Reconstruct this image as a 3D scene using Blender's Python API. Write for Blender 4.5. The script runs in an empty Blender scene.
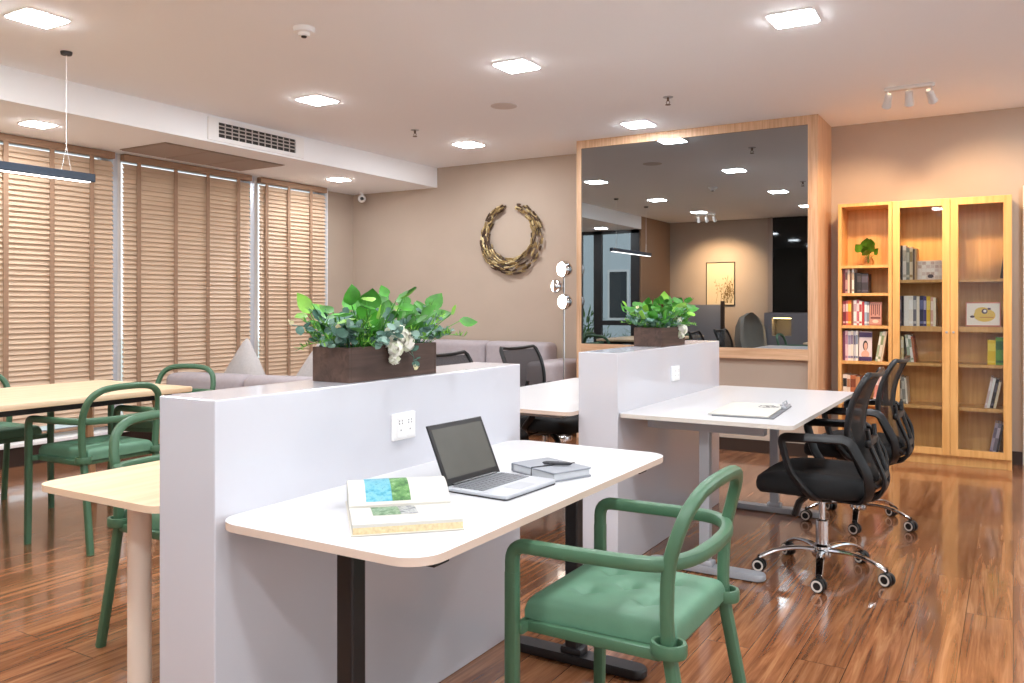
import bpy, bmesh, math, random
from mathutils import Vector, Matrix
C = bpy.context.scene.collection
PI = math.pi
R = math.radians
rnd = random.Random(7)

# ------------------------------------------------------------------ materials
def lin(c):
    return c / 12.92 if c <= 0.04045 else ((c + 0.055) / 1.055) ** 2.4
def hexc(h):
    return tuple(lin(int(h[i:i + 2], 16) / 255) for i in (0, 2, 4)) + (1,)

def mat(name, col, rough=0.5, metal=0.0, var=0.0, vscale=8.0, bump=0.0, bscale=60.0, spec=0.5, coat=0.0,
        emit=None, estr=0.0, alpha=1.0, sheen=0.0, trans=0.0):
    m = bpy.data.materials.new(name); m.use_nodes = True
    nt = m.node_tree; b = nt.nodes['Principled BSDF']
    c = hexc(col) if isinstance(col, str) else col
    b.inputs['Base Color'].default_value = c
    b.inputs['Roughness'].default_value = rough
    b.inputs['Metallic'].default_value = metal
    b.inputs['Specular IOR Level'].default_value = spec
    b.inputs['Coat Weight'].default_value = coat
    b.inputs['Sheen Weight'].default_value = sheen
    b.inputs['Transmission Weight'].default_value = trans
    b.inputs['Alpha'].default_value = alpha
    if emit:
        b.inputs['Emission Color'].default_value = hexc(emit); b.inputs['Emission Strength'].default_value = estr
    tc = None
    if var or bump:
        tc = nt.nodes.new('ShaderNodeTexCoord')
    if var:
        n = nt.nodes.new('ShaderNodeTexNoise'); n.inputs['Scale'].default_value = vscale; n.inputs['Detail'].default_value = 4
        nt.links.new(tc.outputs['Object'], n.inputs['Vector'])
        r = nt.nodes.new('ShaderNodeValToRGB')
        r.color_ramp.elements[0].position = .3; r.color_ramp.elements[1].position = .7
        r.color_ramp.elements[0].color = tuple(max(0, x * (1 - var)) for x in c[:3]) + (1,)
        r.color_ramp.elements[1].color = tuple(min(1, x * (1 + var)) for x in c[:3]) + (1,)
        nt.links.new(n.outputs['Fac'], r.inputs['Fac']); nt.links.new(r.outputs['Color'], b.inputs['Base Color'])
    if bump:
        n2 = nt.nodes.new('ShaderNodeTexNoise'); n2.inputs['Scale'].default_value = bscale; n2.inputs['Detail'].default_value = 3
        nt.links.new(tc.outputs['Object'], n2.inputs['Vector'])
        bp = nt.nodes.new('ShaderNodeBump'); bp.inputs['Strength'].default_value = bump; bp.inputs['Distance'].default_value = .004
        nt.links.new(n2.outputs['Fac'], bp.inputs['Height']); nt.links.new(bp.outputs['Normal'], b.inputs['Normal'])
    return m

def wood(name, c1, c2, axis='Y', scale=1.0, rough=0.4, coat=0.0, dist=1.2, c3=None):
    """streaky grain running along AXIS in object space"""
    m = bpy.data.materials.new(name); m.use_nodes = True
    nt = m.node_tree; b = nt.nodes['Principled BSDF']; L = nt.links.new
    b.inputs['Roughness'].default_value = rough; b.inputs['Coat Weight'].default_value = coat
    tc = nt.nodes.new('ShaderNodeTexCoord'); mp = nt.nodes.new('ShaderNodeMapping')
    s = {'X': (1.2, 22, 22), 'Y': (22, 1.2, 22), 'Z': (22, 22, 1.2)}[axis]
    mp.inputs['Scale'].default_value = tuple(q * scale for q in s)
    L(tc.outputs['Object'], mp.inputs['Vector'])
    n = nt.nodes.new('ShaderNodeTexNoise'); n.inputs['Scale'].default_value = 2.0; n.inputs['Detail'].default_value = 6
    n.inputs['Distortion'].default_value = dist
    L(mp.outputs['Vector'], n.inputs['Vector'])
    r = nt.nodes.new('ShaderNodeValToRGB'); r.color_ramp.elements[0].position = .32; r.color_ramp.elements[1].position = .68
    r.color_ramp.elements[0].color = hexc(c1); r.color_ramp.elements[1].color = hexc(c2)
    L(n.outputs['Fac'], r.inputs['Fac']); L(r.outputs['Color'], b.inputs['Base Color'])
    return m

def floor_mat():
    m = bpy.data.materials.new('glossy_wood_planks'); m.use_nodes = True
    nt = m.node_tree; b = nt.nodes['Principled BSDF']; L = nt.links.new; N = nt.nodes.new
    tc = N('ShaderNodeTexCoord')
    # planks: long side along Y
    sw = N('ShaderNodeMapping'); sw.inputs['Rotation'].default_value = (0, 0, R(90))
    L(tc.outputs['Object'], sw.inputs['Vector'])
    br = N('ShaderNodeTexBrick'); br.inputs['Scale'].default_value = 1.0
    br.inputs['Brick Width'].default_value = 1.25; br.inputs['Row Height'].default_value = .16
    br.inputs['Mortar Size'].default_value = .0014; br.inputs['Mortar Smooth'].default_value = .3
    br.inputs['Color1'].default_value = (0, 0, 0, 1); br.inputs['Color2'].default_value = (1, 1, 1, 1); br.inputs['Mortar'].default_value = (.4, .4, .4, 1)
    br.offset = .37
    L(sw.outputs['Vector'], br.inputs['Vector'])
    mp = N('ShaderNodeMapping'); mp.inputs['Scale'].default_value = (11, .55, 1)
    off = N('ShaderNodeVectorMath'); off.operation = 'MULTIPLY_ADD'
    off.inputs[1].default_value = (9, 9, 0)
    L(br.outputs['Color'], off.inputs[0]); L(tc.outputs['Object'], off.inputs[2])
    L(off.outputs['Vector'], mp.inputs['Vector'])
    n = N('ShaderNodeTexNoise'); n.inputs['Scale'].default_value = 1.6; n.inputs['Detail'].default_value = 5; n.inputs['Distortion'].default_value = 1.6
    n.inputs['Roughness'].default_value = .62
    L(mp.outputs['Vector'], n.inputs['Vector'])
    r = N('ShaderNodeValToRGB'); e = r.color_ramp.elements
    e[0].position = .3; e[0].color = hexc('613a27'); e[1].position = .72; e[1].color = hexc('b5835c')
    mid = e.new(.5); mid.color = hexc('925f3e')
    L(n.outputs['Fac'], r.inputs['Fac'])
    # fine wavy figure
    mp2 = N('ShaderNodeMapping'); mp2.inputs['Scale'].default_value = (75, 1.3, 1)
    L(off.outputs['Vector'], mp2.inputs['Vector'])
    n2 = N('ShaderNodeTexNoise'); n2.inputs['Scale'].default_value = 1.5; n2.inputs['Detail'].default_value = 3; n2.inputs['Distortion'].default_value = 1.0
    L(mp2.outputs['Vector'], n2.inputs['Vector'])
    r2 = N('ShaderNodeValToRGB'); r2.color_ramp.elements[0].position = .35; r2.color_ramp.elements[1].position = .55
    r2.color_ramp.elements[0].color = (.72, .67, .62, 1); r2.color_ramp.elements[1].color = (1, 1, 1, 1)
    L(n2.outputs['Fac'], r2.inputs['Fac'])
    mx = N('ShaderNodeMixRGB'); mx.blend_type = 'MULTIPLY'; mx.inputs['Fac'].default_value = .5
    L(r.outputs['Color'], mx.inputs['Color1']); L(r2.outputs['Color'], mx.inputs['Color2'])
    # per plank tone
    hs = N('ShaderNodeHueSaturation')
    mr = N('ShaderNodeMapRange'); mr.inputs['To Min'].default_value = .82; mr.inputs['To Max'].default_value = 1.15
    L(br.outputs['Color'], mr.inputs['Value']); L(mr.outputs['Result'], hs.inputs['Value'])
    L(mx.outputs['Color'], hs.inputs['Color'])
    dk = N('ShaderNodeMixRGB'); dk.blend_type = 'MIX'; dk.inputs['Color2'].default_value = hexc('2e1a10')
    L(br.outputs['Fac'], dk.inputs['Fac']); L(hs.outputs['Color'], dk.inputs['Color1'])
    L(dk.outputs['Color'], b.inputs['Base Color'])
    b.inputs['Roughness'].default_value = .17; b.inputs['Specular IOR Level'].default_value = .45
    b.inputs['Coat Weight'].default_value = .55; b.inputs['Coat Roughness'].default_value = .07
    bp = N('ShaderNodeBump'); bp.inputs['Strength'].default_value = .10; bp.inputs['Distance'].default_value = .01
    n3 = N('ShaderNodeTexNoise'); n3.inputs['Scale'].default_value = 5; n3.inputs['Detail'].default_value = 2
    L(tc.outputs['Object'], n3.inputs['Vector']); L(n3.outputs['Fac'], bp.inputs['Height'])
    L(bp.outputs['Normal'], b.inputs['Normal']); L(bp.outputs['Normal'], b.inputs['Coat Normal'])
    return m

def clear_glass(name, tint=(1, 1, 1, 1), refl=0.07):
    m = bpy.data.materials.new(name); m.use_nodes = True
    nt = m.node_tree; nt.nodes.clear(); N = nt.nodes.new
    o = N('ShaderNodeOutputMaterial'); t = N('ShaderNodeBsdfTransparent'); g = N('ShaderNodeBsdfGlossy'); mx = N('ShaderNodeMixShader')
    t.inputs['Color'].default_value = tint; g.inputs['Roughness'].default_value = .02
    fr = N('ShaderNodeFresnel'); fr.inputs['IOR'].default_value = 1.35
    nt.links.new(fr.outputs['Fac'], mx.inputs['Fac']); nt.links.new(t.outputs[0], mx.inputs[1]); nt.links.new(g.outputs[0], mx.inputs[2])
    nt.links.new(mx.outputs[0], o.inputs['Surface'])
    return m

def mesh_fabric(name, col, cover=.72):
    """woven open mesh of a chair back: holes let light through"""
    m = bpy.data.materials.new(name); m.use_nodes = True
    nt = m.node_tree; b = nt.nodes['Principled BSDF']
    b.inputs['Base Color'].default_value = hexc(col); b.inputs['Roughness'].default_value = .6
    b.inputs['Alpha'].default_value = cover
    return m

def mirror_mat(name, col, rough=0.0):
    m = bpy.data.materials.new(name); m.use_nodes = True
    nt = m.node_tree; nt.nodes.clear(); N = nt.nodes.new
    o = N('ShaderNodeOutputMaterial'); g = N('ShaderNodeBsdfGlossy')
    g.inputs['Color'].default_value = col; g.inputs['Roughness'].default_value = rough
    nt.links.new(g.outputs[0], o.inputs['Surface'])
    return m

def emis(name, col, s):
    m = bpy.data.materials.new(name); m.use_nodes = True
    nt = m.node_tree; nt.nodes.clear(); N = nt.nodes.new
    o = N('ShaderNodeOutputMaterial'); e = N('ShaderNodeEmission')
    e.inputs['Color'].default_value = col if not isinstance(col, str) else hexc(col); e.inputs['Strength'].default_value = s
    nt.links.new(e.outputs[0], o.inputs['Surface'])
    return m

# ------------------------------------------------------------------ mesh builder
def catmull(pts, n=6, closed=False):
    P = [Vector(p) for p in pts]; out = []
    k = len(P)
    rng = range(k if closed else k - 1)
    for i in rng:
        if closed:
            a, b, c, d = P[(i - 1) % k], P[i], P[(i + 1) % k], P[(i + 2) % k]
        else:
            b, c = P[i], P[i + 1]
            a = P[i - 1] if i > 0 else b + (b - c); d = P[i + 2] if i + 2 < k else c + (c - b)
        for j in range(n):
            t = j / n
            out.append(0.5 * ((2 * b) + (c - a) * t + (2 * a - 5 * b + 4 * c - d) * t * t + (3 * b - a - 3 * c + d) * t ** 3))
    if not closed:
        out.append(P[-1])
    return out

def fillet(pts, r, n=5):
    """polyline with rounded corners (radius-like distance r)"""
    P = [Vector(p) for p in pts]; out = [P[0]]
    for i in range(1, len(P) - 1):
        a, b, c = P[i - 1], P[i], P[i + 1]
        q = min(r, (a - b).length * .49, (c - b).length * .49)
        s, e = b + (a - b).normalized() * q, b + (c - b).normalized() * q
        for j in range(n + 1):
            t = j / n
            out.append(s * (1 - t) ** 2 + b * 2 * t * (1 - t) + e * t * t)
    out.append(P[-1])
    return out

class MB:
    def __init__(s):
        s.v, s.f, s.m = [], [], []
    def add(s, vs, fs, m=0):
        o = len(s.v); s.v += [Vector(v) for v in vs]
        s.f += [tuple(i + o for i in f) for f in fs]; s.m += [m] * len(fs)
        return s
    def merge(s, other, M=None, m=None):
        o = len(s.v); s.v += [(M @ v if M else v.copy()) for v in other.v]
        s.f += [tuple(i + o for i in f) for f in other.f]; s.m += [(m if m is not None else q) for q in other.m]
        return s
    def box(s, x0, x1, y0, y1, z0, z1, m=0, bev=0.0, M=None, seg=2):
        if bev <= 0:
            vs = [(x, y, z) for z in (z0, z1) for y in (y0, y1) for x in (x0, x1)]
            if M: vs = [M @ Vector(v) for v in vs]
            return s.add(vs, [(0, 2, 3, 1), (4, 5, 7, 6), (0, 1, 5, 4), (2, 6, 7, 3), (0, 4, 6, 2), (1, 3, 7, 5)], m)
        bm = bmesh.new(); bmesh.ops.create_cube(bm, size=1)
        for v in bm.verts:
            v.co = Vector(((x0 + x1) / 2 + v.co.x * (x1 - x0), (y0 + y1) / 2 + v.co.y * (y1 - y0), (z0 + z1) / 2 + v.co.z * (z1 - z0)))
        bmesh.ops.bevel(bm, geom=bm.edges[:], offset=min(bev, .49 * min(x1 - x0, y1 - y0, z1 - z0)), segments=seg, profile=.5, affect='EDGES')
        bm.verts.ensure_lookup_table()
        vs = [(M @ v.co if M else v.co.copy()) for v in bm.verts]
        s.add(vs, [tuple(v.index for v in f.verts) for f in bm.faces], m); bm.free()
        return s
    def tube(s, path, r=.01, n=8, m=0, closed=False, ex=2.0, up=None, cap=True):
        """r: number, (rx, ry) or list per point"""
        P = [Vector(p) for p in path]; k = len(P)
        T = []
        for i in range(k):
            if closed: t = P[(i + 1) % k] - P[i - 1]
            else: t = P[min(i + 1, k - 1)] - P[max(i - 1, 0)]
            T.append(t.normalized())
        u = Vector(up) if up else (Vector((0, 0, 1)) if abs(T[0].z) < .9 else Vector((1, 0, 0)))
        rings = []
        for i in range(k):
            if up: u = Vector(up)
            a = u - T[i] * u.dot(T[i])
            if a.length < 1e-5:
                a = T[i].orthogonal()
            a.normalize(); b = T[i].cross(a); u = a
            q = r[i] if isinstance(r, list) else r
            rx, ry = q if isinstance(q, tuple) else (q, q)
            ring = []
            for j in range(n):
                th = 2 * PI * (j + .5) / n; c, d = math.cos(th), math.sin(th)
                c = math.copysign(abs(c) ** (2 / ex), c); d = math.copysign(abs(d) ** (2 / ex), d)
                ring.append(P[i] + a * (c * rx) + b * (d * ry))
            rings.append(ring)
        vs = [v for ring in rings for v in ring]; fs = []
        for i in range(k if closed else k - 1):
            for j in range(n):
                i2 = (i + 1) % k
                fs.append((i * n + j, i * n + (j + 1) % n, i2 * n + (j + 1) % n, i2 * n + j))
        if cap and not closed:
            fs.append(tuple(range(n))[::-1]); fs.append(tuple((k - 1) * n + j for j in range(n)))
        return s.add(vs, fs, m)
    def lathe(s, prof, n=16, m=0, M=None, cap=True):
        vs = []; fs = []
        for (r, z) in prof:
            for j in range(n):
                a = 2 * PI * j / n
                p = Vector((r * math.cos(a), r * math.sin(a), z)); vs.append(M @ p if M else p)
        k = len(prof)
        for i in range(k - 1):
            for j in range(n):
                fs.append((i * n + j, i * n + (j + 1) % n, (i + 1) * n + (j + 1) % n, (i + 1) * n + j))
        if cap:
            if prof[0][0] > 1e-4: fs.append(tuple(range(n))[::-1])
            if prof[-1][0] > 1e-4: fs.append(tuple((k - 1) * n + j for j in range(n)))
        return s.add(vs, fs, m)
    def prism(s, poly, z0, z1, m=0, mside=None, M=None, bev=0.0):
        k = len(poly); ms = m if mside is None else mside
        if bev > 0:
            cx = sum(p[0] for p in poly) / k; cy = sum(p[1] for p in poly) / k
            def ins(p):
                d = Vector((p[0] - cx, p[1] - cy)); d = d * (1 - bev / max(d.length, 1e-6)); return (cx + d.x, cy + d.y)
            inn = [ins(p) for p in poly]
            layers = [(inn, z0), (poly, z0 + bev), (poly, z1 - bev), (inn, z1)]
        else:
            layers = [(poly, z0), (poly, z1)]
        vs = [Vector((p[0], p[1], z)) for (pl, z) in layers for p in pl]
        if M: vs = [M @ v for v in vs]
        nl = len(layers)
        s.add(vs, [tuple(range(k))[::-1], tuple((nl - 1) * k + j for j in range(k))], m)
        o = len(s.v) - len(vs)
        for i in range(nl - 1):
            for j in range(k):
                s.f.append((o + i * k + j, o + i * k + (j + 1) % k, o + (i + 1) * k + (j + 1) % k, o + (i + 1) * k + j)); s.m.append(ms)
        return s
    def sphere(s, c, r, m=0, nu=12, nv=8, sc=(1, 1, 1), M=None):
        vs = []; fs = []
        for i in range(nv + 1):
            ph = PI * i / nv
            for j in range(nu):
                th = 2 * PI * j / nu
                p = Vector((r * math.sin(ph) * math.cos(th) * sc[0], r * math.sin(ph) * math.sin(th) * sc[1], r * math.cos(ph) * sc[2]))
                if M: p = M @ p
                vs.append(Vector(c) + p)
        for i in range(nv):
            for j in range(nu):
                fs.append((i * nu + j, (i + 1) * nu + j, (i + 1) * nu + (j + 1) % nu, i * nu + (j + 1) % nu))
        return s.add(vs, fs, m)
    def build(s, name, mats, parent=None, smooth=35, sub=0, solid=0.0):
        me = bpy.data.meshes.new(name)
        me.from_pydata([tuple(v) for v in s.v], [], s.f)
        if not isinstance(mats, (list, tuple)): mats = [mats]
        for q in mats: me.materials.append(q)
        me.polygons.foreach_set('material_index', s.m)
        me.update()
        bm = bmesh.new(); bm.from_mesh(me)
        bmesh.ops.remove_doubles(bm, verts=bm.verts, dist=1e-6)
        if not name.startswith(('foliage', 'fern', 'leaf')): bmesh.ops.recalc_face_normals(bm, faces=bm.faces)
        bm.to_mesh(me); bm.free()
        if smooth:
            me.polygons.foreach_set('use_smooth', [True] * len(me.polygons))
            me.set_sharp_from_angle(angle=R(smooth))
        o = bpy.data.objects.new(name, me); C.objects.link(o)
        if parent: o.parent = parent
        if sub:
            md = o.modifiers.new('sub', 'SUBSURF'); md.levels = sub; md.render_levels = sub
        if solid:
            md = o.modifiers.new('sol', 'SOLIDIFY'); md.thickness = solid; md.offset = 0
        return o

def rrect(x0, x1, y0, y1, r, n=6):
    out = []
    for (cx, cy, a0) in ((x1 - r, y1 - r, 0), (x0 + r, y1 - r, 90), (x0 + r, y0 + r, 180), (x1 - r, y0 + r, 270)):
        for j in range(n + 1):
            a = R(a0 + 90 * j / n); out.append((cx + r * math.cos(a), cy + r * math.sin(a)))
    return out

def tag(o, label=None, cat=None, group=None, kind=None):
    if label: o['label'] = label
    if cat: o['category'] = cat
    if group: o['group'] = group
    if kind: o['kind'] = kind
    return o
def thing(name, label, cat, loc=(0, 0, 0), rz=0.0, group=None):
    o = bpy.data.objects.new(name, None); C.objects.link(o); o.empty_display_size = .1
    o.location = loc; o.rotation_euler = (0, 0, rz)
    return tag(o, label, cat, group)
def struct(o): return tag(o, kind='structure')
def dup(root, loc, rz, label=None, group=None):
    def cp(o, par):
        c = o.copy(); C.objects.link(c)
        if par: c.parent = par
        for ch in list(o.children): cp(ch, c)
        return c
    r = cp(root, None); r.location = loc; r.rotation_euler = (0, 0, rz)
    if label: r['label'] = label
    if group: r['group'] = group
    return r
# ------------------------------------------------------------------ palette
M_floor = floor_mat()
M_wall = mat('taupe_wall', 'b8a797', .8, var=.03, vscale=3, bump=.12, bscale=220)
M_ceil = mat('ceiling_paint', 'f4f5f7', .85)
M_white = mat('white_paint', 'f2f1f0', .5)
M_gloss = mat('gloss_white_laminate', 'd0d1d8', .16, spec=.5, coat=.3)
M_base = mat('dark_skirting', '33251e', .4)
M_alu = mat('pale_aluminium', 'cfd5de', .35, metal=.25)
M_darkalu = mat('dark_window_frame', '3f4043', .4)
M_blind = wood('blind_wood', 'cdb197', 'd9bea3', 'Y', .5, .5, dist=.5)
M_tape = mat('blind_tape', 'a08067', .8)
M_portal = wood('portal_oak', 'c39a76', 'dbb694', 'Z', 1.6, .45, dist=.3)
M_pine = wood('bookcase_birch', 'd39c58', 'e6b470', 'Z', .8, .42, dist=.5)
M_chrome = mat('chrome', 'd9dadd', .08, metal=1.0)
M_steel = mat('grey_powder_coat', 'a9adb3', .4, metal=.2)
M_black = mat('black_powder_coat', '1d1c1e', .4)
M_blackpl = mat('black_plastic', '0d0e10', .4)
M_blackfab = mat('black_seat_fabric', '0b0c0e', .85, bump=.2, bscale=300)
M_netting = mesh_fabric('black_back_mesh', '0c0d0f', .8)
M_green = mat('green_chair_plastic', '486d52', .42, var=.05, vscale=12)
M_cush = mat('green_cushion', '5c866c', .55, var=.05, vscale=20, bump=.1, bscale=250)
M_top = mat('white_desk_top', 'd3d3d5', .28)
M_ply = mat('birch_ply_edge', 'dac6b6', .6)
M_pale = mat('pale_edge', 'd3cdc4', .6)
M_oak = wood('light_oak_top', 'dcbd97', 'e8cfae', 'Y', .7, .4, dist=.6)
M_oakleg = wood('light_oak_leg', 'c99a70', 'dcb38a', 'Z', 1, .45)
M_cream = mat('cream_metal', 'f0e0cf', .4)
M_sofa = mat('grey_sofa_fabric', 'a9a0a3', .9, var=.04, vscale=30, bump=.25, bscale=260)
M_pillow = mat('pale_grey_pillow', 'bdb8b6', .95, var=.06, vscale=60, bump=.3, bscale=300)
M_box = wood('dark_planter_wood', '3f2d26', '5c463c', 'Y', .8, .6)
M_soil = mat('planter_soil', '2c221a', 1)
M_panel_glow = emis('downlight_glow', (.915, .955, 1, 1), 86)
M_bulb_glow = emis('warm_bulb_glow', (1, .86, .74, 1), 5)
M_bar_glow = emis('bar_lamp_glow', (1, .95, .88, 1), 6)
M_spot_glow = emis('spot_bulb_glow', (1, .78, .55, 1), 6)
M_glass = clear_glass('clear_glass', (.97, .98, .97, 1))
M_mirror = mirror_mat('tinted_mirror', (.35, .37, .38, 1))
M_dkglass = mat('dark_tinted_glass', '0b0d0d', .04, spec=.5)
M_grille = mat('dark_grille', '2b2725', .6)
M_taupepanel = mat('taupe_return_grille', 'a18f84', .75)
M_navy = mat('navy_lamp_metal', '2b3644', .45)

WX, BY, SY, EX, CZ, SZ = -6.65, 7.42, -0.93, 3.0, 2.72, 2.504
BX = -5.43
# ------------------------------------------------------------------ shell
struct(MB().box(WX - 1.0, EX + .2, SY - .3, BY + .2, -.12, 0).build('floor', M_floor, smooth=0))
struct(MB().box(WX - .12, EX + .12, SY - .12, BY + .12, CZ, CZ + .12).build('ceiling', M_ceil, smooth=0))
struct(MB().box(WX - .12, EX + .12, BY, BY + .12, 0, CZ).build('wall_back', M_wall, smooth=0))
w = MB().box(EX, EX + .12, SY - .12, BY, 0, .25).box(EX, EX + .12, SY - .12, BY, 2.55, CZ)
for (a, b) in ((SY - .12, -.5), (1.7, 1.95), (4.15, 4.4), (6.6, BY)): w.box(EX, EX + .12, a, b, .25, 2.55)
struct(w.build('wall_right', M_white, smooth=0))
for i, (a, b) in enumerate(((-.5, 1.7), (1.95, 4.15), (4.4, 6.6))):  # unseen windows, assumed on this side to let in daylight
    m = MB()
    for y in (a, (a + b) / 2 - .025, b - .05): m.box(EX + .03, EX + .09, y, y + .05, .25, 2.55)
    m.box(EX + .03, EX + .09, a, b, .25, .30).box(EX + .03, EX + .09, a, b, 2.50, 2.55)
    f = struct(m.build('window_%d' % (i + 5), M_alu, smooth=0))
    MB().box(EX + .055, EX + .06, a + .03, b - .03, .28, 2.52).build('window_pane', M_glass, f, smooth=0)
struct(MB().box(BX - .12, EX, SY - .12, SY, 0, CZ, 0).box(-.98, EX, SY - .001, SY + .012, 0, CZ, 1).build('wall_front', [M_wall, M_white], smooth=0))  # unseen right part faced in white to bounce fill light back
struct(MB().box(BX - .12, BX, SY, .45, 0, CZ).build('wall_recess', mat('brown_wall', '96765c', .8), smooth=0))
w = MB().box(WX - .12, WX, .45, 2.3, 0, CZ).box(WX - .12, WX, 6.92, BY, 0, CZ).box(WX - .12, WX, 2.3, 6.92, SZ, CZ)
struct(w.build('wall_left', M_wall, smooth=0))
w = MB().box(WX - .12, -6.42, 2.3, 6.92, 0, .145, 0).box(WX - .12, -6.40, 2.3, 6.92, .145, .172, 1, .004)
struct(w.build('window_sill', [M_base, M_white], smooth=0))
struct(MB().box(WX, BX, .45, BY, SZ, CZ, 0).build('ceiling_beam', M_ceil, smooth=0))
struct(MB().box(WX, -3.45, BY - .014, BY, 0, .10).box(-1.31, .06, BY - .014, BY, 0, .10).build('baseboard_back', M_base, smooth=0))
struct(MB().box(BX, -3.64, SY, SY + .014, 0, .1).build('baseboard_front', M_base, smooth=0))
struct(MB().box(WX, WX + .014, 6.93, BY, 0, .10).build('baseboard_left', M_base, smooth=0))
t = MB().box(.062, .16, BY - .04, BY, 0, 2.12, 0, .006).box(.16, 1.0, BY - .04, BY, 2.03, 2.12, 0, .006).box(1.0, 1.1, BY - .04, BY, 0, 2.12, 0, .006)
d = struct(t.build('door_1', M_white, smooth=0))
MB().box(.16, 1.0, BY - .03, BY - .002, 0, 2.03, 0, .004).build('door_leaf', mat('door_paint', 'cfc7be', .5), d, smooth=0)
MB().tube(fillet([(.24, BY - .03, 1.0), (.24, BY - .08, 1.0), (.36, BY - .08, 1.0)], .02), .009).build('door_handle', M_chrome, d)

# mullions and windows of the left wall
for i, (a, b) in enumerate(((4.30, 4.385), (5.78, 5.895), (6.84, 6.90))):
    m = MB().box(WX - .06, -6.54, a, (a + b) / 2, .172, SZ, 0, .004).box(WX - .06, -6.555, (a + b) / 2 + .002, b, .172, SZ, 1, .004)
    struct(m.build('trim_%d' % (i + 1), [M_alu, M_white], smooth=0))
for i, (a, b) in enumerate(((2.3, 4.30), (4.385, 5.78), (5.895, 6.84))):
    m = MB().box(-6.70, -6.65, a, a + .04, .172, SZ).box(-6.70, -6.65, b - .04, b, .172, SZ).box(-6.70, -6.65, a, b, SZ - .04, SZ).box(-6.70, -6.65, a, b, .172, .212)
    f = struct(m.build('window_%d' % (i + 1), M_alu, smooth=0))
    MB().box(-6.68, -6.675, a + .03, b - .03, .2, SZ - .03).build('window_pane', M_glass, f, smooth=0)

# glazed end of the window bay (seen in the mirror)
m = MB()
for (a, b) in ((-6.65, -6.55), (-6.32, -6.17), (-5.62, -5.46)):
    m.box(a, b, .40, .46, 0, SZ)
m.box(-6.65, -5.46, .40, .46, 0, .1).box(-6.65, -5.46, .40, .46, SZ - .06, SZ).box(-6.17, -5.62, .40, .46, .86, .94)
f = struct(m.build('window_4', M_darkalu, smooth=0))
MB().box(-6.55, -6.32, .43, .435, .1, SZ - .06).box(-6.17, -5.62, .43, .435, .1, .86).box(-6.17, -5.62, .43, .435, .94, SZ - .06).build('window_pane', M_glass, f, smooth=0)

# outside: ground, facing building, shrubs
struct(MB().box(-30, WX - .98, -22, 22, -.4, -.13).box(WX - 1.0, BX - .14, -22, SY - .32, -.4, -.13).build('exterior_ground', mat('outdoor_paving', 'b9bdb8', .9), smooth=0))
bld = thing('neighbour_building', 'pale bluish building with dark windows seen outside the bay window in the mirror', 'building', (0, 0, 0))
MB().box(-12, -4.0, -8.4, -7.0, -.13, 9).build('facade', mat('facade_render', 'd5dee3', .8), bld, smooth=0)
wg = mat('outdoor_window_glass', '2a3236', .15)
for (x, z, ww, hh) in ((-9.37, .86, .5, 1.24), (-11.2, .86, .5, 1.24), (-7.4, .86, .5, 1.24), (-9.37, 4.2, .5, 1.24), (-7.4, 4.2, .5, 1.24)):
    fw = MB().box(x - .06, x + ww + .06, -7.0, -6.95, z - .06, z + hh + .06).build('window_frame', M_white, bld, smooth=0)
    MB().box(x, x + ww, -6.955, -6.94, z, z + hh).build('pane', wg, fw, smooth=0)

# ------------------------------------------------------------------ blinds
def blind(a, b, tapes, label):
    t = thing('window_blind', label, 'blind', (-6.50, 0, 0), 0, 'wooden blinds on the tall windows')
    MB().box(-.03, .03, a, b, 2.445, 2.500, 0, .004).build('headrail', M_tape, t)
    z = 2.40; m = MB(); k = 0
    while z > .26:
        Mx = Matrix.Translation((0, 0, z)) @ Matrix.Rotation(R(58), 4, 'Y')
        m.box(-.027, .027, a + .006, b - .006, -.0016, .0016, 0, 0, Mx)
        z -= .0405; k += 1
    m.build('slats', M_blind, t, smooth=0)
    MB().box(-.026, .026, a + .004, b - .004, .205, .225, 0, .004).build('bottom_rail', M_tape, t)
    for y in tapes:
        MB().box(.024, .027, y - .019, y + .019, .215, 2.45).build('ladder_tape', M_tape, t, smooth=0)
    return t
blind(2.33, 4.275, (2.6, 3.0, 3.39, 3.74, 4.07), 'wooden slat blind on the window behind the hanging lamp bar')
blind(4.36, 5.745, (4.50, 4.87, 5.22, 5.58), 'wooden slat blind on the middle tall window, behind the first pillow')
blind(5.86, 6.80, (5.94, 6.24, 6.56), 'narrowest wooden slat blind, on the window next to the back corner')

# ------------------------------------------------------------------ ceiling fittings
def downlight(x, y, z, label, s=.106):
    t = thing('ceiling_light', label, 'ceiling light', (x, y, z), 0, 'square recessed ceiling lights')
    q = s + .014
    m = MB(); o = rrect(-q, q, -q, q, .02, 3); i = rrect(-s, s, -s, s, .012, 3); k = len(o)
    vs = [(p[0], p[1], 0) for p in o] + [(p[0], p[1], -.006) for p in o] + [(p[0], p[1], -.006) for p in i] + [(p[0], p[1], -.003) for p in i]
    fs = [(r * k + j, r * k + (j + 1) % k, (r + 1) * k + (j + 1) % k, (r + 1) * k + j) for r in range(3) for j in range(k)]
    m.add(vs, fs).build('trim_ring', M_white, t)
    MB().add([(p[0], p[1], -.003) for p in i] + [(p[0], p[1], -.0105) for p in i], [tuple(range(k, 2 * k))[::-1]] + [(j, (j + 1) % k, k + (j + 1) % k, k + j) for j in range(k)]).build('diffuser', M_panel_glow, t, smooth=0)
    return t
rows = ((.6, 'by the picture wall'), (2.45, 'in the row over the near desk'), (4.49, 'in the middle row'), (6.47, 'in the row by the back wall'))
cols = ((-4.37, 'beside the beam'), (-2.67, 'over the dividers'), (-.985, 'toward the bookcases'), (.72, 'added fill over open floor'))  # last column is out of view, added for fill light
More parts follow.
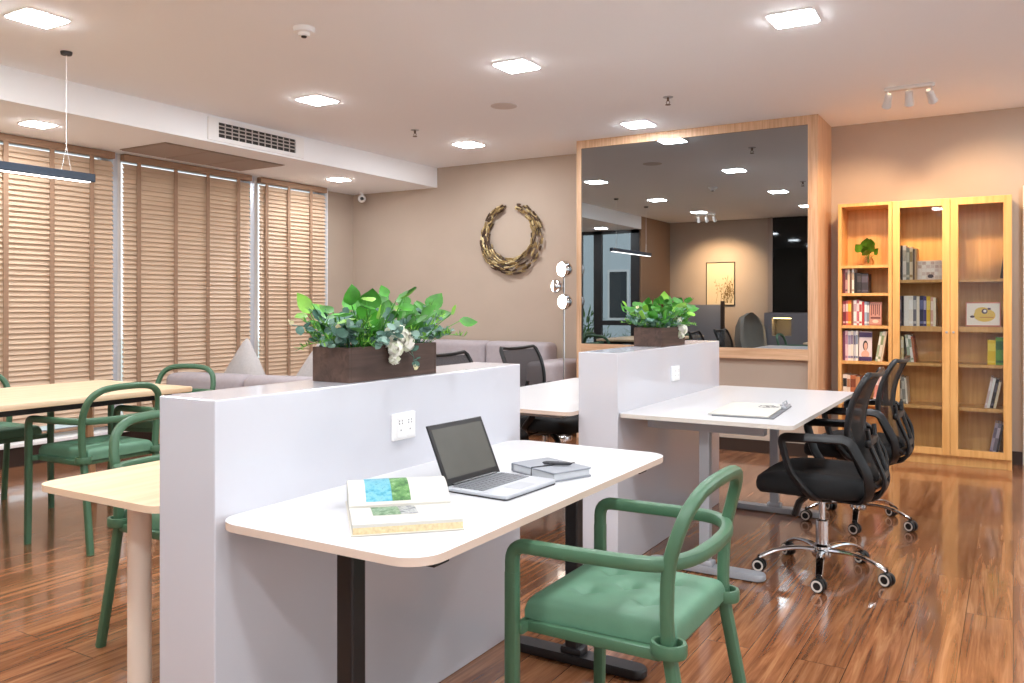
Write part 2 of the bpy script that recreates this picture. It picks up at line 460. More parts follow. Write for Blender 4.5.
for (y, rl) in rows:
    for (x, cl) in cols:
        if x == -.985 and y == 6.47: continue
        downlight(x, y, CZ, 'square recessed ceiling light %s, %s' % (rl, cl))
for (x, cl) in ((-.985, 'nearer the dividers'), (.72, 'nearer the added side windows')):  # unseen pair added behind the viewpoint to fill surfaces facing it
    downlight(x, -.35, CZ, 'added square recessed fill light next to the blank front wall, %s' % cl)
downlight(-5.94, 3.33, SZ, 'recessed light under the lowered beam, above the long wooden table', .085)
downlight(-5.92, 6.39, SZ, 'recessed light under the lowered beam, near the small camera', .085)
downlight(-5.94, .97, SZ, 'recessed light under the lowered beam, by the bay window', .085)

t = thing('smoke_detector', 'round white smoke detector on the ceiling', 'smoke detector', (-3.297, 3.286, CZ))
MB().lathe([(.0, -.045), (.03, -.045), (.032, -.03), (.055, -.026), (.06, 0)], 20).build('detector_body', M_white, t)
MB().lathe([(.0, -.052), (.014, -.052), (.016, -.044)], 12).build('sensor_tip', M_grille, t)
o = MB().lathe([(0, -.006), (.085, -.006), (.1, -.003), (.102, 0)], 24).build('ceiling_speaker', mat('speaker_grille', 'cfc6c0', .7)); o.location = (-3.298, 5.358, CZ)
tag(o, 'flat round speaker grille on the ceiling between the recessed lights', 'speaker')
def sprinkler(x, y, label):
    t = thing('sprinkler', label, 'sprinkler', (x, y, CZ), 0, 'ceiling sprinklers')
    MB().lathe([(.0, -.004), (.035, -.004), (.037, 0)], 16).build('escutcheon', M_steel, t)
    m = MB().lathe([(.008, -.03), (.009, 0)], 8)
    m.tube([(.008, 0, -.028), (.014, 0, -.042), (.004, 0, -.056)], .0025, 6).tube([(-.008, 0, -.028), (-.014, 0, -.042), (-.004, 0, -.056)], .0025, 6)
    m.lathe([(0, -.058), (.02, -.058), (.02, -.055), (0, -.055)], 12)
    m.build('sprinkler_head', mat('dull_brass', '6e5a4c', .4, metal=.6), t)
sprinkler(-4.407, 5.70, 'small sprinkler head on the ceiling beside the lowered beam')
sprinkler(-2.139, 5.737, 'small sprinkler head on the ceiling in front of the big mirror')
sprinkler(-2.2, 3.2, 'small sprinkler head on the ceiling over the near divider')

M_spotw = mat('white_spot_housing', 'dedad6', .4)
def track(x, y, aim, label, energy, size=38):
    t = thing('spotlight_bar', label, 'spotlight', (x, y, CZ), 0, 'three headed ceiling spotlights')
    MB().prism([(px * 1, py) for px, py in rrect(-.16, .16, -.028, .028, .027, 5)], -.022, 0, 0, bev=.004).build('mounting_plate', M_spotw, t)
    for k in (-1, 0, 1):
        hx = k * .135
        a = (Vector(aim[k + 1]) - Vector((x + hx, y, CZ - .08))).normalized()
        q = Vector((0, 0, 1)).rotation_difference(-a).to_matrix().to_4x4()
        Mx = Matrix.Translation((hx, 0, -.085)) @ q
        h = MB().lathe([(.016, .055), (.024, .045), (.026, 0), (.031, -.05), (.029, -.052), (.025, -.02)], 16, 0, Mx, cap=False)
        h.tube([(hx, 0, -.02), (hx, 0, -.06)], .006, 8)
        ho = h.build('lamp_head', M_spotw, t)
        MB().lathe([(0, -.03), (.024, -.03)], 16, 0, Mx).build('bulb', M_spot_glow, ho)
        li = bpy.data.lights.new('spot_light', 'SPOT'); li.energy = energy; li.color = (1, .66, .38); li.spot_size = R(size * 2); li.spot_blend = .8; li.shadow_soft_size = .03
        lo = bpy.data.objects.new('spot_light', li); C.objects.link(lo)
        lo.location = (x + hx + a.x * .16, y + a.y * .16, CZ - .085 + a.z * .16)
        lo.rotation_euler = (-a).to_track_quat('Z', 'Y').to_euler()
track(-.613, 6.30, [(-1.1, 7.3, 1.7), (-.62, 7.2, 1.1), (-.15, 7.38, 1.75)], 'white spotlight bar with three heads above the bookcases', 35, 40)
track(-4.36, .25, [(-4.7, SY, 1.65), (-4.45, SY, 1.75), (-4.2, SY, 1.65)], 'white spotlight bar with three heads above the framed picture, seen in the mirror', 95, 34)

# air conditioner outlet in the beam face
t = thing('air_vent', 'white air conditioner outlet with dark louvres in the beam side', 'air vent', (BX, 0, 0))
m = MB()
m.box(-.001, .014, 4.37, 5.40, 2.672, 2.70).box(-.001, .014, 4.37, 5.40, 2.52, 2.552).box(-.001, .014, 4.37, 4.47, 2.552, 2.672).box(-.001, .014, 5.30, 5.40, 2.552, 2.672)
m.build('vent_frame', M_white, t, smooth=0)
MB().box(-.002, .002, 4.47, 5.30, 2.552, 2.672).build('vent_opening', M_grille, t, smooth=0)
m = MB()
for z in (2.585, 2.615, 2.645): m.box(.003, .012, 4.47, 5.30, z - .004, z + .004)
for k in range(1, 12): m.box(.004, .010, 4.47 + k * .0692 - .004, 4.47 + k * .0692 + .004, 2.552, 2.672)
m.build('louvres', mat('louvre_plastic', 'b9b0ab', .5), t, smooth=0)
t = thing('return_grille', 'taupe air return grille of three panels under the lowered beam', 'air vent', (0, 0, SZ))
MB().box(-6.33, -5.74, 4.22, 5.48, -.006, 0, 0, .002).build('grille_frame', mat('grille_edge', '8f7d72', .7), t, smooth=0)
for k in range(3):
    MB().box(-6.32, -5.75, 4.235 + k * .414, 4.235 + k * .414 + .402, -.012, -.006, 0, .002).build('grille_panel', M_taupepanel, t, smooth=0)
# small dome camera
t = thing('security_camera', 'small white round security camera under the beam in the corner', 'camera', (-6.41, 7.30, SZ))
MB().lathe([(.03, 0), (.03, -.012), (.016, -.02), (.016, -.03)], 16).build('mount', M_white, t)
Mx = Matrix.Translation((0, 0, -.07)) @ Matrix.Rotation(R(-42), 4, 'Z') @ Matrix.Rotation(R(-90), 4, 'Y')
MB().sphere((0, 0, -.07), .046, nu=18, nv=12).build('camera_ball', M_white, t)
Mx = Matrix.Translation((0, 0, -.07)) @ Vector((.66, -.73, -.1)).to_track_quat('Z', 'Y').to_matrix().to_4x4()
MB().lathe([(0, .048), (.02, .046), (.022, .03)], 16, 0, Mx).build('lens', M_blackpl, t)

# pendant bar lamp
t = thing('pendant_lamp', 'dark blue hanging bar lamp above the long wooden table', 'pendant lamp', (-4.82, 2.31, 0))
b0 = MB().box(-.024, .024, -.73, .73, 1.965, 2.015, 0, .004).build('lamp_bar', M_navy, t, smooth=0)
MB().box(-.016, .016, -.72, .70, 1.961, 1.966).build('light_strip', M_bar_glow, b0, smooth=0)
for s in (-1, 1):
    y = s * .56
    MB().lathe([(0, CZ - .02), (.03, CZ - .018), (.034, CZ)], 16, 0, Matrix.Translation((0, y, 0))).build('ceiling_rose', M_grille, t)
    MB().tube([(0, y, CZ - .01), (0, y, 2.16)], .0016, 6).tube([(0, y, 2.16), (0, y + .03, 2.014)], .0014, 6).tube([(0, y, 2.16), (0, y - .03, 2.014)], .0014, 6).build('suspension_wire', M_white, t)
# ------------------------------------------------------------------ mirror portal
t = thing('wall_mirror', 'huge tinted mirror in a deep light wood surround standing against the wall', 'mirror', (0, 0, 0))
PX0, PX1, PY = -3.437, -1.317, 6.855
m = MB()
m.box(PX0, -3.394, PY, BY, 0, CZ - .001).box(-1.394, PX1, PY, BY, 0, CZ - .001)
m.box(-3.394, -1.394, PY, BY, 2.648, CZ - .001)
m.build('surround', M_portal, t, smooth=0)
MB().box(-3.394, -1.394, PY - .0, BY, .775, .862).build('ledge', wood('ledge_oak', 'c39a76', 'dbb694', 'X', 1.6, .45, dist=.3), t, smooth=0)
MB().box(-3.394, -1.394, PY + .012, PY + .02, .862, 2.648).build('mirror_glass', M_mirror, t, smooth=0)
l = MB().box(-3.394, -1.394, PY + .06, BY, 0, .775).build('lower_panel', M_wall, t, smooth=0)
MB().box(-3.394, -1.394, PY + .045, PY + .06, 0, .105).build('skirting_strip', M_base, l, smooth=0)

# wreath of sticks
rr = random.Random(3); m = MB(); cx, cz = -4.462, 1.922
for i in range(360):
    a = R(rr.uniform(-90 - 164, -90 + 164)); d = abs((math.degrees(a) + 90)) / 164
    wd = .085 * (1 - .68 * d ** 1.3)
    rad = .292 + rr.uniform(-1, 1) * wd + .012 * d
    ln = rr.uniform(.05, .1) * (1 - .3 * d); z = .021 + .045 * rr.random() * (1 - .5 * d) + (.02 if abs(rad - .285) < wd * .5 else 0)
    c = Vector((cx + rad * 1.06 * math.cos(a), BY - z, cz + rad * 1.05 * math.sin(a)))
    tg = Vector((-math.sin(a), rr.uniform(-.15, .15), math.cos(a))) + Vector((math.cos(a), 0, math.sin(a))) * rr.uniform(-.28, .28)
    tg.normalize(); q = rr.uniform(.007, .0125)
    m.tube([c - tg * ln / 2, c + Vector((0, -.004, 0)), c + tg * ln / 2], [q * .8, q, q * .75], 6, rr.choice((0, 1, 1, 2, 0)))
o = m.build('wreath', [mat('gilded_wood', '9c8457', .35, metal=.35, var=.3, vscale=40), mat('brown_twig', '4b3726', .6, var=.3, vscale=40), mat('pale_gilding', 'cdb98a', .35, metal=.3)])
tag(o, 'open ring wreath of gilded brown sticks hanging on the taupe wall', 'wreath')

# floor lamp
t = thing('floor_lamp', 'slim floor lamp with three chrome eyeball heads beside the sofa', 'lamp', (-3.526, 6.775, 0))
MB().lathe([(.078, 0), (.078, .016), (.074, .022), (.02, .026), (.012, .04)], 28).build('lamp_base', M_chrome, t)
MB().tube([(0, 0, .02), (0, 0, 1.55)], .0085, 10).build('pole', M_chrome, t)
for (dx, dz, r, face) in ((.018, 1.541, .078, (-.45, -.9, -.05)), (-.065, 1.388, .062, (-.85, -.55, 0)), (.024, 1.245, .073, (-.42, -.92, -.03))):
    f = Vector(face).normalized(); q = f.to_track_quat('Z', 'Y').to_matrix().to_4x4(); Mx = Matrix.Translation((dx, -.03, dz)) @ q
    pr = [(r * math.sin(PI * k / 14), r * math.cos(PI * k / 14)) for k in range(5, 15)]
    h = MB().lathe(pr, 24, 0, Mx, cap=False).tube([(dx, -.03, dz), (0, 0, dz)], .008, 8).build('lamp_head', M_chrome, t)
    pr = [(r * .90 * math.sin(PI * k / 14), r * .55 * math.cos(PI * k / 14) + r * .2) for k in range(0, 8)]
    MB().lathe(pr, 24, 0, Mx, cap=False).build('frosted_bulb', M_bulb_glow, h)

# sofas
def sofa(name, label, L, D, loc, rz, backh, arms, seath=.43, armh=.69):
    """local: length along x centred, back at y = 0, seat towards -y"""
    t = thing(name, label, 'sofa', loc, rz)
    MB().box(-L / 2, L / 2, -D, 0, .09, .27, 0, .03, seg=3).build('sofa_base', M_sofa, t)
    n = max(1, round((L - .3) / .75)); a0 = -L / 2 + (.3 if -1 in arms else 0); a1 = L / 2 - (.3 if 1 in arms else 0)
    wd = (a1 - a0) / n
    for k in range(n):
        MB().box(a0 + k * wd + .004, a0 + (k + 1) * wd - .004, -D + .005, -.2, .272, seath, 0, .05, seg=4).build('seat_cushion', M_sofa, t)
        MB().box(a0 + k * wd + .004, a0 + (k + 1) * wd - .004, -.245, -.005, .272, backh, 0, .06, seg=4).build('back_cushion', M_sofa, t)
    for s in arms:
        x0, x1 = (L / 2 - .295, L / 2) if s > 0 else (-L / 2, -L / 2 + .295)
        MB().box(x0, x1, -D, 0, .08, armh, 0, .05, seg=4).build('armrest', M_sofa, t)
    for sx in (-1, 1):
        for sy in (-D + .08, -.08):
            MB().lathe([(.018, 0), (.024, .1)], 10, 0, Matrix.Translation((sx * (L / 2 - .1), sy, 0))).build('leg', M_black, t)
    return t
sofa('sofa', 'grey fabric sofa along the taupe wall under the wreath', 2.84, .70, (-5.0, 7.36, 0), 0, .845, (1, -1))
sofa('sofa', 'low grey sofa behind the long wooden table, seen over its back with two pillows', 1.55, .78, (-5.12, 4.42, 0), R(180 + 9), .665, ())

def pillow(loc, rz, label):
    n = 14; vs = []; fs = []
    # kite shaped scatter pillow standing on one edge, pinched to a point at the top
    for side in (0, 1):
        for i in range(n + 1):
            for j in range(n + 1):
                u, v = i / n, j / n
                w = (1 - v) ** .9 * .34 + .004
                x = (u * 2 - 1) * w
                e = max(0, (1 - abs(u * 2 - 1) ** 2.4)) * max(0, math.sin(PI * min(1, v * .94 + .06))) ** .6
                y = (1 if side else -1) * .085 * e
                vs.append((x, y, v * .515 - .012 * math.sin(PI * u) * (1 - v)))
    N = (n + 1) ** 2
    for s in (0, 1):
        for i in range(n):
            for j in range(n):
                q = (s * N + i * (n + 1) + j, s * N + (i + 1) * (n + 1) + j, s * N + (i + 1) * (n + 1) + j + 1, s * N + i * (n + 1) + j + 1)
                fs.append(q if s else q[::-1])
    o = MB().add(vs, fs).build('pillow', M_pillow, smooth=60)
    o.location = loc; o.rotation_euler = (R(-6), 0, rz)
    tag(o, label, 'pillow', 'pale grey pillows on the low sofa')
pillow((-5.52, 4.80, .425), R(10), 'pale grey pillow standing on the low sofa before the middle blind')
pillow((-4.76, 4.90, .425), R(16), 'pale grey pillow standing on the low sofa right behind the near planter')

# ------------------------------------------------------------------ bookcases
FY, BKY = 7.094, 7.40
def shelf_case(name, label, x0, x1, shelves, H, doors, x_side):
    t = thing(name, label, 'bookcase', (0, 0, 0))
    fy = FY + (.022 if doors else 0)
    th = .026
    for (a, b) in ((x0, x0 + th), (x1 - th, x1)):
        MB().box(a, b, fy, BKY, 0, H, 0, .0015).build('side_panel', M_pine, t, smooth=0)
    MB().box(x0 + th, x1 - th, fy + .0, BKY, H - th, H, 0, .0015).build('top_panel', M_pine, t, smooth=0)
    MB().box(x0 + th, x1 - th, BKY - .01, BKY - .002, .07, H - th).build('back_panel', M_pine, t, smooth=0)
    MB().box(x0 + th, x1 - th, fy + .02, fy + .035, 0, .075).build('plinth', M_pine, t, smooth=0)
    for (z, thk) in shelves:
        MB().box(x0 + th, x1 - th, fy + .004, BKY - .01, z - thk, z, 0, .001).build('shelf', M_pine, t, smooth=0)
    return t
SH1 = ((1.531, .022), (1.31, .022), (1.053, .024), (.769, .024), (.441, .024), (.088, .026))
SH2 = ((1.411, .022), (1.052, .04), (.770, .024), (.445, .026), (.088, .026))
shelf_case('bookcase', 'narrow open birch bookcase next to the mirror surround', -1.209, -.812, SH1, 2.026, False, 0)
wc = shelf_case('bookcase', 'wide birch bookcase with two glass doors', -.810, -.008, SH2, 2.026, True, 0)
for (a, b, kx) in ((-.808, -.4105, -.432), (-.4075, -.010, -.386)):
    m = MB(); fw = .052
    m.box(a, a + fw, FY, FY + .02, .078, 2.022, 0, .0015).box(b - fw, b, FY, FY + .02, .078, 2.022, 0, .0015)
    m.box(a + fw, b - fw, FY, FY + .02, .078, .13, 0, .0015).box(a + fw, b - fw, FY, FY + .02, 1.97, 2.022, 0, .0015)
    d = m.build('door', M_pine, wc, smooth=0)
    MB().box(a + fw - .005, b - fw + .005, FY + .008, FY + .012, .125, 1.975).build('glass_panel', M_glass, d, smooth=0)
    MB().lathe([(.004, 0), (.004, .012), (.009, .016), (.008, .024), (0, .026)], 12, 0, Matrix.Translation((kx, FY, 1.01)) @ Matrix.Rotation(R(90), 4, 'X')).build('knob', M_steel, d)

BM = {}
def bmat(c):
    if c not in BM: BM[c] = mat('cover_' + c, c, .45)
    return BM[c]
M_pages = mat('book_pages', 'efe6d4', .85)
def book(x, w, h, d, col, z, y, lean, label, group, col2=None, band=None):
    """upright book, spine to the front (-y); lean in degrees about its bottom corner, towards -x"""
    m = MB(); c = .0022
    m.box(0, w, 0, .004, 0, h, 0).box(0, c, .004, d, 0, h, 0).box(w - c, w, .004, d, 0, h, 0)
    m.box(c, w - c, .004, d - .004, .003, h - .003, 1)
    if band:
        for (f0, f1) in band: m.box(.001, w - .001, -.0006, .0004, h * f0, h * f1, 2)
    o = m.build('book', [bmat(col), M_pages, bmat(col2 or 'f2efe9')], smooth=0)
    o.location = (x + (w if lean > 0 else 0) * 0, y, z); o.rotation_euler = (0, R(-lean) if True else 0, 0)
    if lean < 0:   # leans towards +x about its lower right corner: keep the corner on the shelf
        o.location.x = x
    tag(o, label, 'book', group)
    # sit on the shelf: lift by the lowest corner
    a = R(-lean); low = min(0, -w * math.sin(a)); o.location.z = z - low + .0003
    return o
ORD = ['first', 'second', 'third', 'fourth', 'fifth', 'sixth', 'seventh', 'eighth', 'ninth', 'tenth', 'eleventh', 'twelfth']
def row(x, z, y, items, where, group):
    """items: (width, height, colour word, hex[, band hex]) packed from x; lean stays 0 unless a 6th value is given"""
    for i, it in enumerate(items):
        w, h, cw, hx = it[:4]; hx2 = it[4] if len(it) > 4 else None; lean = it[5] if len(it) > 5 else 0
        book(x, w, h, .17 if h < .2 else .19, hx, z, y + rnd.uniform(0, .012), lean, '%s book, %s in the row %s' % (cw, ORD[i], where), group, hx2, ((.08, .16), (.55, .86)) if hx2 else None)
        x += w / math.cos(R(lean)) + .0012
    return x
Y0 = 7.125
row(-1.178, 1.31, Y0, [(.018, .19, 'maroon', '6a2b30'), (.017, .195, 'dusty pink', 'b98f8c', '5c4a48'), (.014, .192, 'cream', 'e5d9c2'), (.014, .175, 'brown', '6e4a34'), (.016, .195, 'off-white', 'eee8dd', 'b7a58d'),
    (.022, .165, 'black', '1c1a1b'), (.03, .16, 'charcoal', '2b292c', '4d4748'), (.05, .155, 'dark grey', '38333a', '57505a')], 'on the open bookcase\'s second shelf', 'books on the second open shelf')
row(-1.178, 1.053, Y0, [(.022, .195, 'dark red', '7b2831', 'c9a0a0'), (.016, .2, 'pale red', 'c8605c', 'f0d8d0'), (.024, .2, 'orange', 'd9702e', 'e9c64a'), (.014, .19, 'brown', '7a5036'), (.022, .2, 'white', 'efe9e4', 'c2a0a8'),
    (.018, .205, 'rose', 'c8737c', 'efdcdc'), (.02, .195, 'ivory', 'f3ece0', 'b05050'), (.016, .19, 'red', 'b23a3e'), (.018, .19, 'pale blue', '9fb0c4', 'efefef'), (.016, .185, 'grey', '8d8f99', 'dedede')],
    'on the open bookcase\'s third shelf', 'books on the third open shelf')
row(-1.178, .769, Y0, [(.016, .235, 'plum', '6b3350'), (.02, .24, 'pale pink', 'e3bfc4', 'b07f98'), (.022, .235, 'white', 'f2ede8', '9894b0'), (.016, .24, 'cream', 'efe4d2', '80708c'), (.018, .235, 'light grey', 'c6c4c9', '6e6a7e'), (.016, .24, 'ivory', 'f5f0e6', '7a8aa0')],
    'on the open bookcase\'s fourth shelf', 'books on the fourth open shelf')
row(-.937, .769, Y0, [(.016, .235, 'pale green', 'a9b793', 'e8e4d4', -9), (.018, .24, 'cream', 'e6dcc6', '8f9e70', -9), (.014, .24, 'beige', 'd8c2a2', None, -9)], 'leaning at the fourth open shelf\'s end', 'leaning books on the fourth open shelf')
row(-1.178, .441, Y0, [(.03, .215, 'white', 'efe6da', '25211f'), (.024, .21, 'cream', 'ead9c4', 'b0764e'), (.04, .21, 'orange brown', 'b8683c', '7f3f22'), (.03, .2, 'tan', 'c48a5e')], 'on the open bookcase\'s fifth shelf', 'books on the fifth open shelf')
row(-.955, .441, Y0, [(.024, .255, 'salmon', 'd98a78', 'f0cfc4', -7), (.022, .255, 'coral', 'd2705f', 'f1d9cf', -7), (.018, .25, 'dark red', '7d2f30', None, -7)], 'leaning at the fifth open shelf\'s end', 'leaning books on the fifth open shelf')
YD = 7.155
row(-.778, 1.411, YD, [(.02, .265, 'white', 'efeae2', 'b3a98f'), (.014, .27, 'charcoal', '3a3433'), (.024, .27, 'ivory', 'f3eee4', 'c8bfae'), (.022, .25, 'grey green', '83857a', 'c5c2b0'), (.022, .255, 'cream', 'dfceae', 'a2895c'), (.012, .24, 'brown', '5a4433'), (.012, .245, 'tan', 'c2a27a')],
    'on the highest shelf behind the glass', 'books on the highest glass-door shelf')
row(-.778, 1.052, YD, [(.026, .235, 'lilac grey', '9d8ea6', 'd8d0dc'), (.016, .235, 'black', '29232b'), (.034, .235, 'white', 'f6f3ec'), (.03, .235, 'ivory', 'f1ebdf', 'f8f6f2'), (.022, .235, 'grey', '74727a', 'c8c6c4'), (.02, .23, 'cream', 'ece2cf'),
    (.026, .235, 'navy', '2b2a4a', '6a6c98'), (.02, .23, 'violet', '4d3f78', 'b8b2d0'), (.026, .23, 'yellow', 'e3b92e', 'f1d76b'), (.018, .225, 'pink', 'dcae9c', 'efdcd0'), (.018, .22, 'pale cream', 'efe5cc')],
    'on the second shelf behind the glass', 'books on the second glass-door shelf')
row(-.778, .770, YD, [(.02, .18, 'beige', 'cfae84', 'ead6b4'), (.022, .2, 'yellow cream', 'e2cf98', 'f1e8cc')],
    'on the third shelf behind the glass', 'books on the third glass-door shelf')
row(-.702, .770, YD, [(.02, .215, 'pale green', '9fae94', 'e9e9da', 7), (.018, .21, 'white', 'efece4', '9fb09a', 7), (.014, .2, 'rust', 'b4653e', None, 7)],
    'leaning on the third shelf behind the glass', 'books on the third glass-door shelf')
row(-.090 - .075, .770, YD, [(.052, .185, 'bright yellow', 'e8c416', 'f2d84a'), (.05, .205, 'green', '5d9a3c', '2f6a3a')], 'by the hinge on the third glass-door shelf', 'pair of bright books behind the glass')
row(-.778, .445, YD, [(.016, .2, 'tan', 'c9a06a', None, 4), (.02, .21, 'white', 'ece6da', '8a8a84', 4), (.02, .205, 'grey', '9a988f', 'dcd8cc', 4), (.014, .2, 'ivory', 'efe9da', None, 4)], 'on the fourth shelf behind the glass', 'books on the fourth glass-door shelf')
row(-.186, .445, YD, [(.014, .235, 'pinkish white', 'd9c3c0', 'f0e6e4', -11), (.018, .225, 'white', 'f0eeea', None, -11), (.022, .22, 'black', '26242c', '5c5a66', -11), (.016, .2, 'cream', 'e6d8b8', None, -11)], 'leaning on the fourth glass-door shelf', 'leaning books behind the glass')
row(-.158, .088, YD, [(.02, .25, 'lilac grey', 'a69bab', '6f6579', -10), (.02, .25, 'slate', '77717f', 'bdb5c2', -10), (.014, .24, 'black', '2c2629', None, -10)], 'leaning on the lowest glass-door shelf', 'magazines on the lowest glass-door shelf')
book(-.085, .02, .175, .17, '3a2d28', 1.411, YD, -7, 'single dark thin book leaning on the highest shelf behind the glass', None)

# face-out books and pictures
def faceout(name, cat, x, w, h, z, y, tilt, label, mats, draw):
    m = MB(); m.box(-w / 2, w / 2, 0, .014, 0, h, 0, .001)
    draw(m, w, h)
    o = m.build(name, mats, smooth=0); o.location = (x, y, z + .0005); o.rotation_euler = (R(-tilt), 0, 0)
    o.location.z = z + .0005 + .014 * math.sin(R(tilt))
    return tag(o, label, cat)
def disc(m, cx, cz, rx, rz, k, mt, n=20):
    y = -.0006 * k
    m.add([(cx + rx * math.cos(2 * PI * j / n), y, cz + rz * math.sin(2 * PI * j / n)) for j in range(n)], [tuple(range(n))], mt)
def quad(m, x0, x1, z0, z1, k, mt):
    y = -.0006 * k; m.add([(x0, y, z0), (x1, y, z0), (x1, y, z1), (x0, y, z1)], [(0, 1, 2, 3)], mt)
def d_red(m, w, h):
    quad(m, -w * .46, w * .46, h * .05, h * .95, 1, 1)
    for k in range(5): quad(m, -w * .38 + k * w * .16, -w * .30 + k * w * .16, h * (.42 + .05 * (k % 2)), h * .9, 2, 2)
    quad(m, -w * .4, w * .4, h * .28, h * .36, 2, 2)
    disc(m, 0, h * .17, w * .25, h * .07, 2, 3)
faceout('book', 'book', -.935, .09, .185, 1.053, Y0, 6, 'reddish book shown cover forward on the third open shelf', [bmat('b06a55'), bmat('c08a78'), bmat('6a3430'), bmat('e5c0a8')], d_red)
def d_mag(m, w, h):
    quad(m, -w * .5, w * .5, h * .80, h * .97, 1, 1)
    disc(m, 0, h * .52, w * .2, h * .17, 1, 2); disc(m, .002, h * .50, w * .135, h * .12, 2, 3)
    quad(m, -w * .06, w * .10, h * .30, h * .42, 2, 3); disc(m, .0, h * .22, w * .32, h * .13, 1, 3)
    quad(m, -w * .5, w * .5, 0, h * .14, 3, 1)
faceout('magazine', 'magazine', -1.01, .095, .235, .769, Y0, 6, 'magazine with purple title band and portrait cover on the fourth open shelf', [bmat('e2cfcb'), bmat('3f2450'), bmat('2a1d1d'), bmat('dca68c')], d_mag)
def d_col(m, w, h):
    r2 = random.Random(5)
    for i in range(6):
        for j in range(5):
            quad(m, -w * .47 + i * w * .157, -w * .47 + i * w * .157 + w * .13, h * (.03 + .19 * j), h * (.03 + .19 * j) + h * .165, 1, r2.choice((1, 2, 1, 3)))
    disc(m, 0, h * .17, w * .11, h * .1, 2, 4)
faceout('picture_book', 'book', -.55, .19, .15, 1.411, YD + .05, 10, 'white picture collage book standing open-faced on the highest glass-door shelf', [bmat('efe6da'), bmat('f3efe8'), bmat('ddcfc6'), bmat('c9b2a4'), bmat('463038')], d_col)
def d_emb(m, w, h):
    quad(m, -w * .47, w * .47, h * .05, h * .95, 1, 1)
    disc(m, .01, h * .46, w * .31, h * .27, 2, 2); disc(m, -.005, h * .60, w * .22, h * .19, 3, 2)
    disc(m, .01, h * .62, w * .085, h * .105, 4, 3); disc(m, .012, h * .63, w * .045, h * .055, 5, 1); quad(m, .03, .05, h * .68, h * .76, 4, 3)
    disc(m, -.07, h * .4, w * .07, h * .05, 4, 3); quad(m, -.02, .07, h * .36, h * .39, 4, 4)
faceout('picture_book', 'book', -.195, .23, .185, 1.052, YD + .02, 8, 'white book with a yellow emblem shown cover forward behind the glass', [bmat('d9826a'), bmat('f4ece0'), bmat('e8c254'), bmat('5a4450'), bmat('c8803a')], d_emb)

# small plant in a glass vase
def leaf(m, base, d, n, L, W, bend, mt, prof=(0, .55, .95, 1, .75, 0), fold=.25):
    d = Vector(d).normalized(); n = Vector(n); n = (n - d * n.dot(d))
    if n.length < 1e-4: n = d.orthogonal()
    n.normalize(); s = d.cross(n); vs = []; p = Vector(base); k = len(prof) - 1; cur = d.copy()
    for i, q in enumerate(prof):
        hw = W * .5 * q; nn = cur.cross(s) * -1
        vs += [p - s * hw + nn * (hw * fold), p.copy(), p + s * hw + nn * (hw * fold)]
        cur = (Matrix.Rotation(bend / k, 3, s) @ cur); p = p + cur * (L / k)
    fs = []
    for i in range(k):
        a = 3 * i; fs += [(a, a + 1, a + 4, a + 3), (a + 1, a + 2, a + 5, a + 4)]
    m.add(vs, fs, mt)
M_leafd = mat('deep_green_leaf', '4f7a1e', .4, var=.35, vscale=25)
t = thing('vase_plant', 'leafy green cutting in a little glass vase on the top open shelf', 'plant', (-1.005, 7.25, 1.531))
MB().lathe([(.0, .001), (.04, .001), (.046, .03), (.036, .06), (.026, .075), (.03, .085)], 18, cap=False).build('vase', clear_glass('vase_glass', (.9, .9, .88, 1)), t)
m = MB(); m2 = MB(); r2 = random.Random(11)
for (dx, dy, dz, L, W) in ((-.095, -.03, .16, .085, .075), (0, -.03, .21, .09, .09), (.03, -.02, .15, .09, .08), (-.01, -.05, .12, .08, .08), (.085, -.03, .125, .075, .055), (.02, .03, .20, .08, .08), (-.04, .0, .185, .08, .07), (.04, -.04, .19, .07, .07), (-.03, -.05, .15, .07, .07)):
    p = Vector((dx * .55, dy * .5, dz * .72)); m2.tube([(0, 0, .02), (dx * .2, dy * .2, dz * .5), p], .002, 5)
    leaf(m, p, Vector((dx, dy, dz - .08)) + Vector((0, 0, .02)), (0, -1, .6), L, W, R(40), 0, (.1, .8, 1, .9, .5, 0))
m2.build('stems', M_leafd, t); m.build('foliage', M_leafd, t, smooth=60)
# ------------------------------------------------------------------ dividers with outlets
def outlet(par, x, y, z, face=1):
    p = MB().box(x, x + .011 * face, y - .053, y + .053, z - .04, z + .04, 0, .003).build('power_outlet', M_white, par, smooth=0)
    m = MB()
    for sy in (-.022, .022):
        m.box(x + .011 * face, x + .0135 * face, y + sy - .017, y + sy + .017, z - .03, z + .03, 1, .001)
        for (dy, dz) in ((-.007, .01), (.007, .01), (0, -.01), (-.007, .018), (.007, .018)):
            m.box(x + .0134 * face, x + .0139 * face, y + sy + dy - .0015, y + sy + dy + .0015, z + dz - .002, z + dz + .002, 0)
    m.build('sockets', [M_blackpl, M_white], p, smooth=0)
t = thing('low_divider', 'near white divider between the laptop desk and the oak desk', 'divider', (0, 0, 0), 0, 'white desk dividers')
MB().box(-1.786, -1.584, 1.296, 2.69, .001, .997, 0, .003).build('divider_body', M_gloss, t, smooth=0)
outlet(t, -1.5845, 1.986, .853)
t = thing('low_divider', 'far white divider between the two white desks near the mirror', 'divider', (0, 0, 0), 0, 'white desk dividers')
MB().box(-1.747, -1.547, 3.504, 5.037, .001, .997, 0, .003).build('divider_body', M_gloss, t, smooth=0)
outlet(t, -1.5475, 4.25, .853)

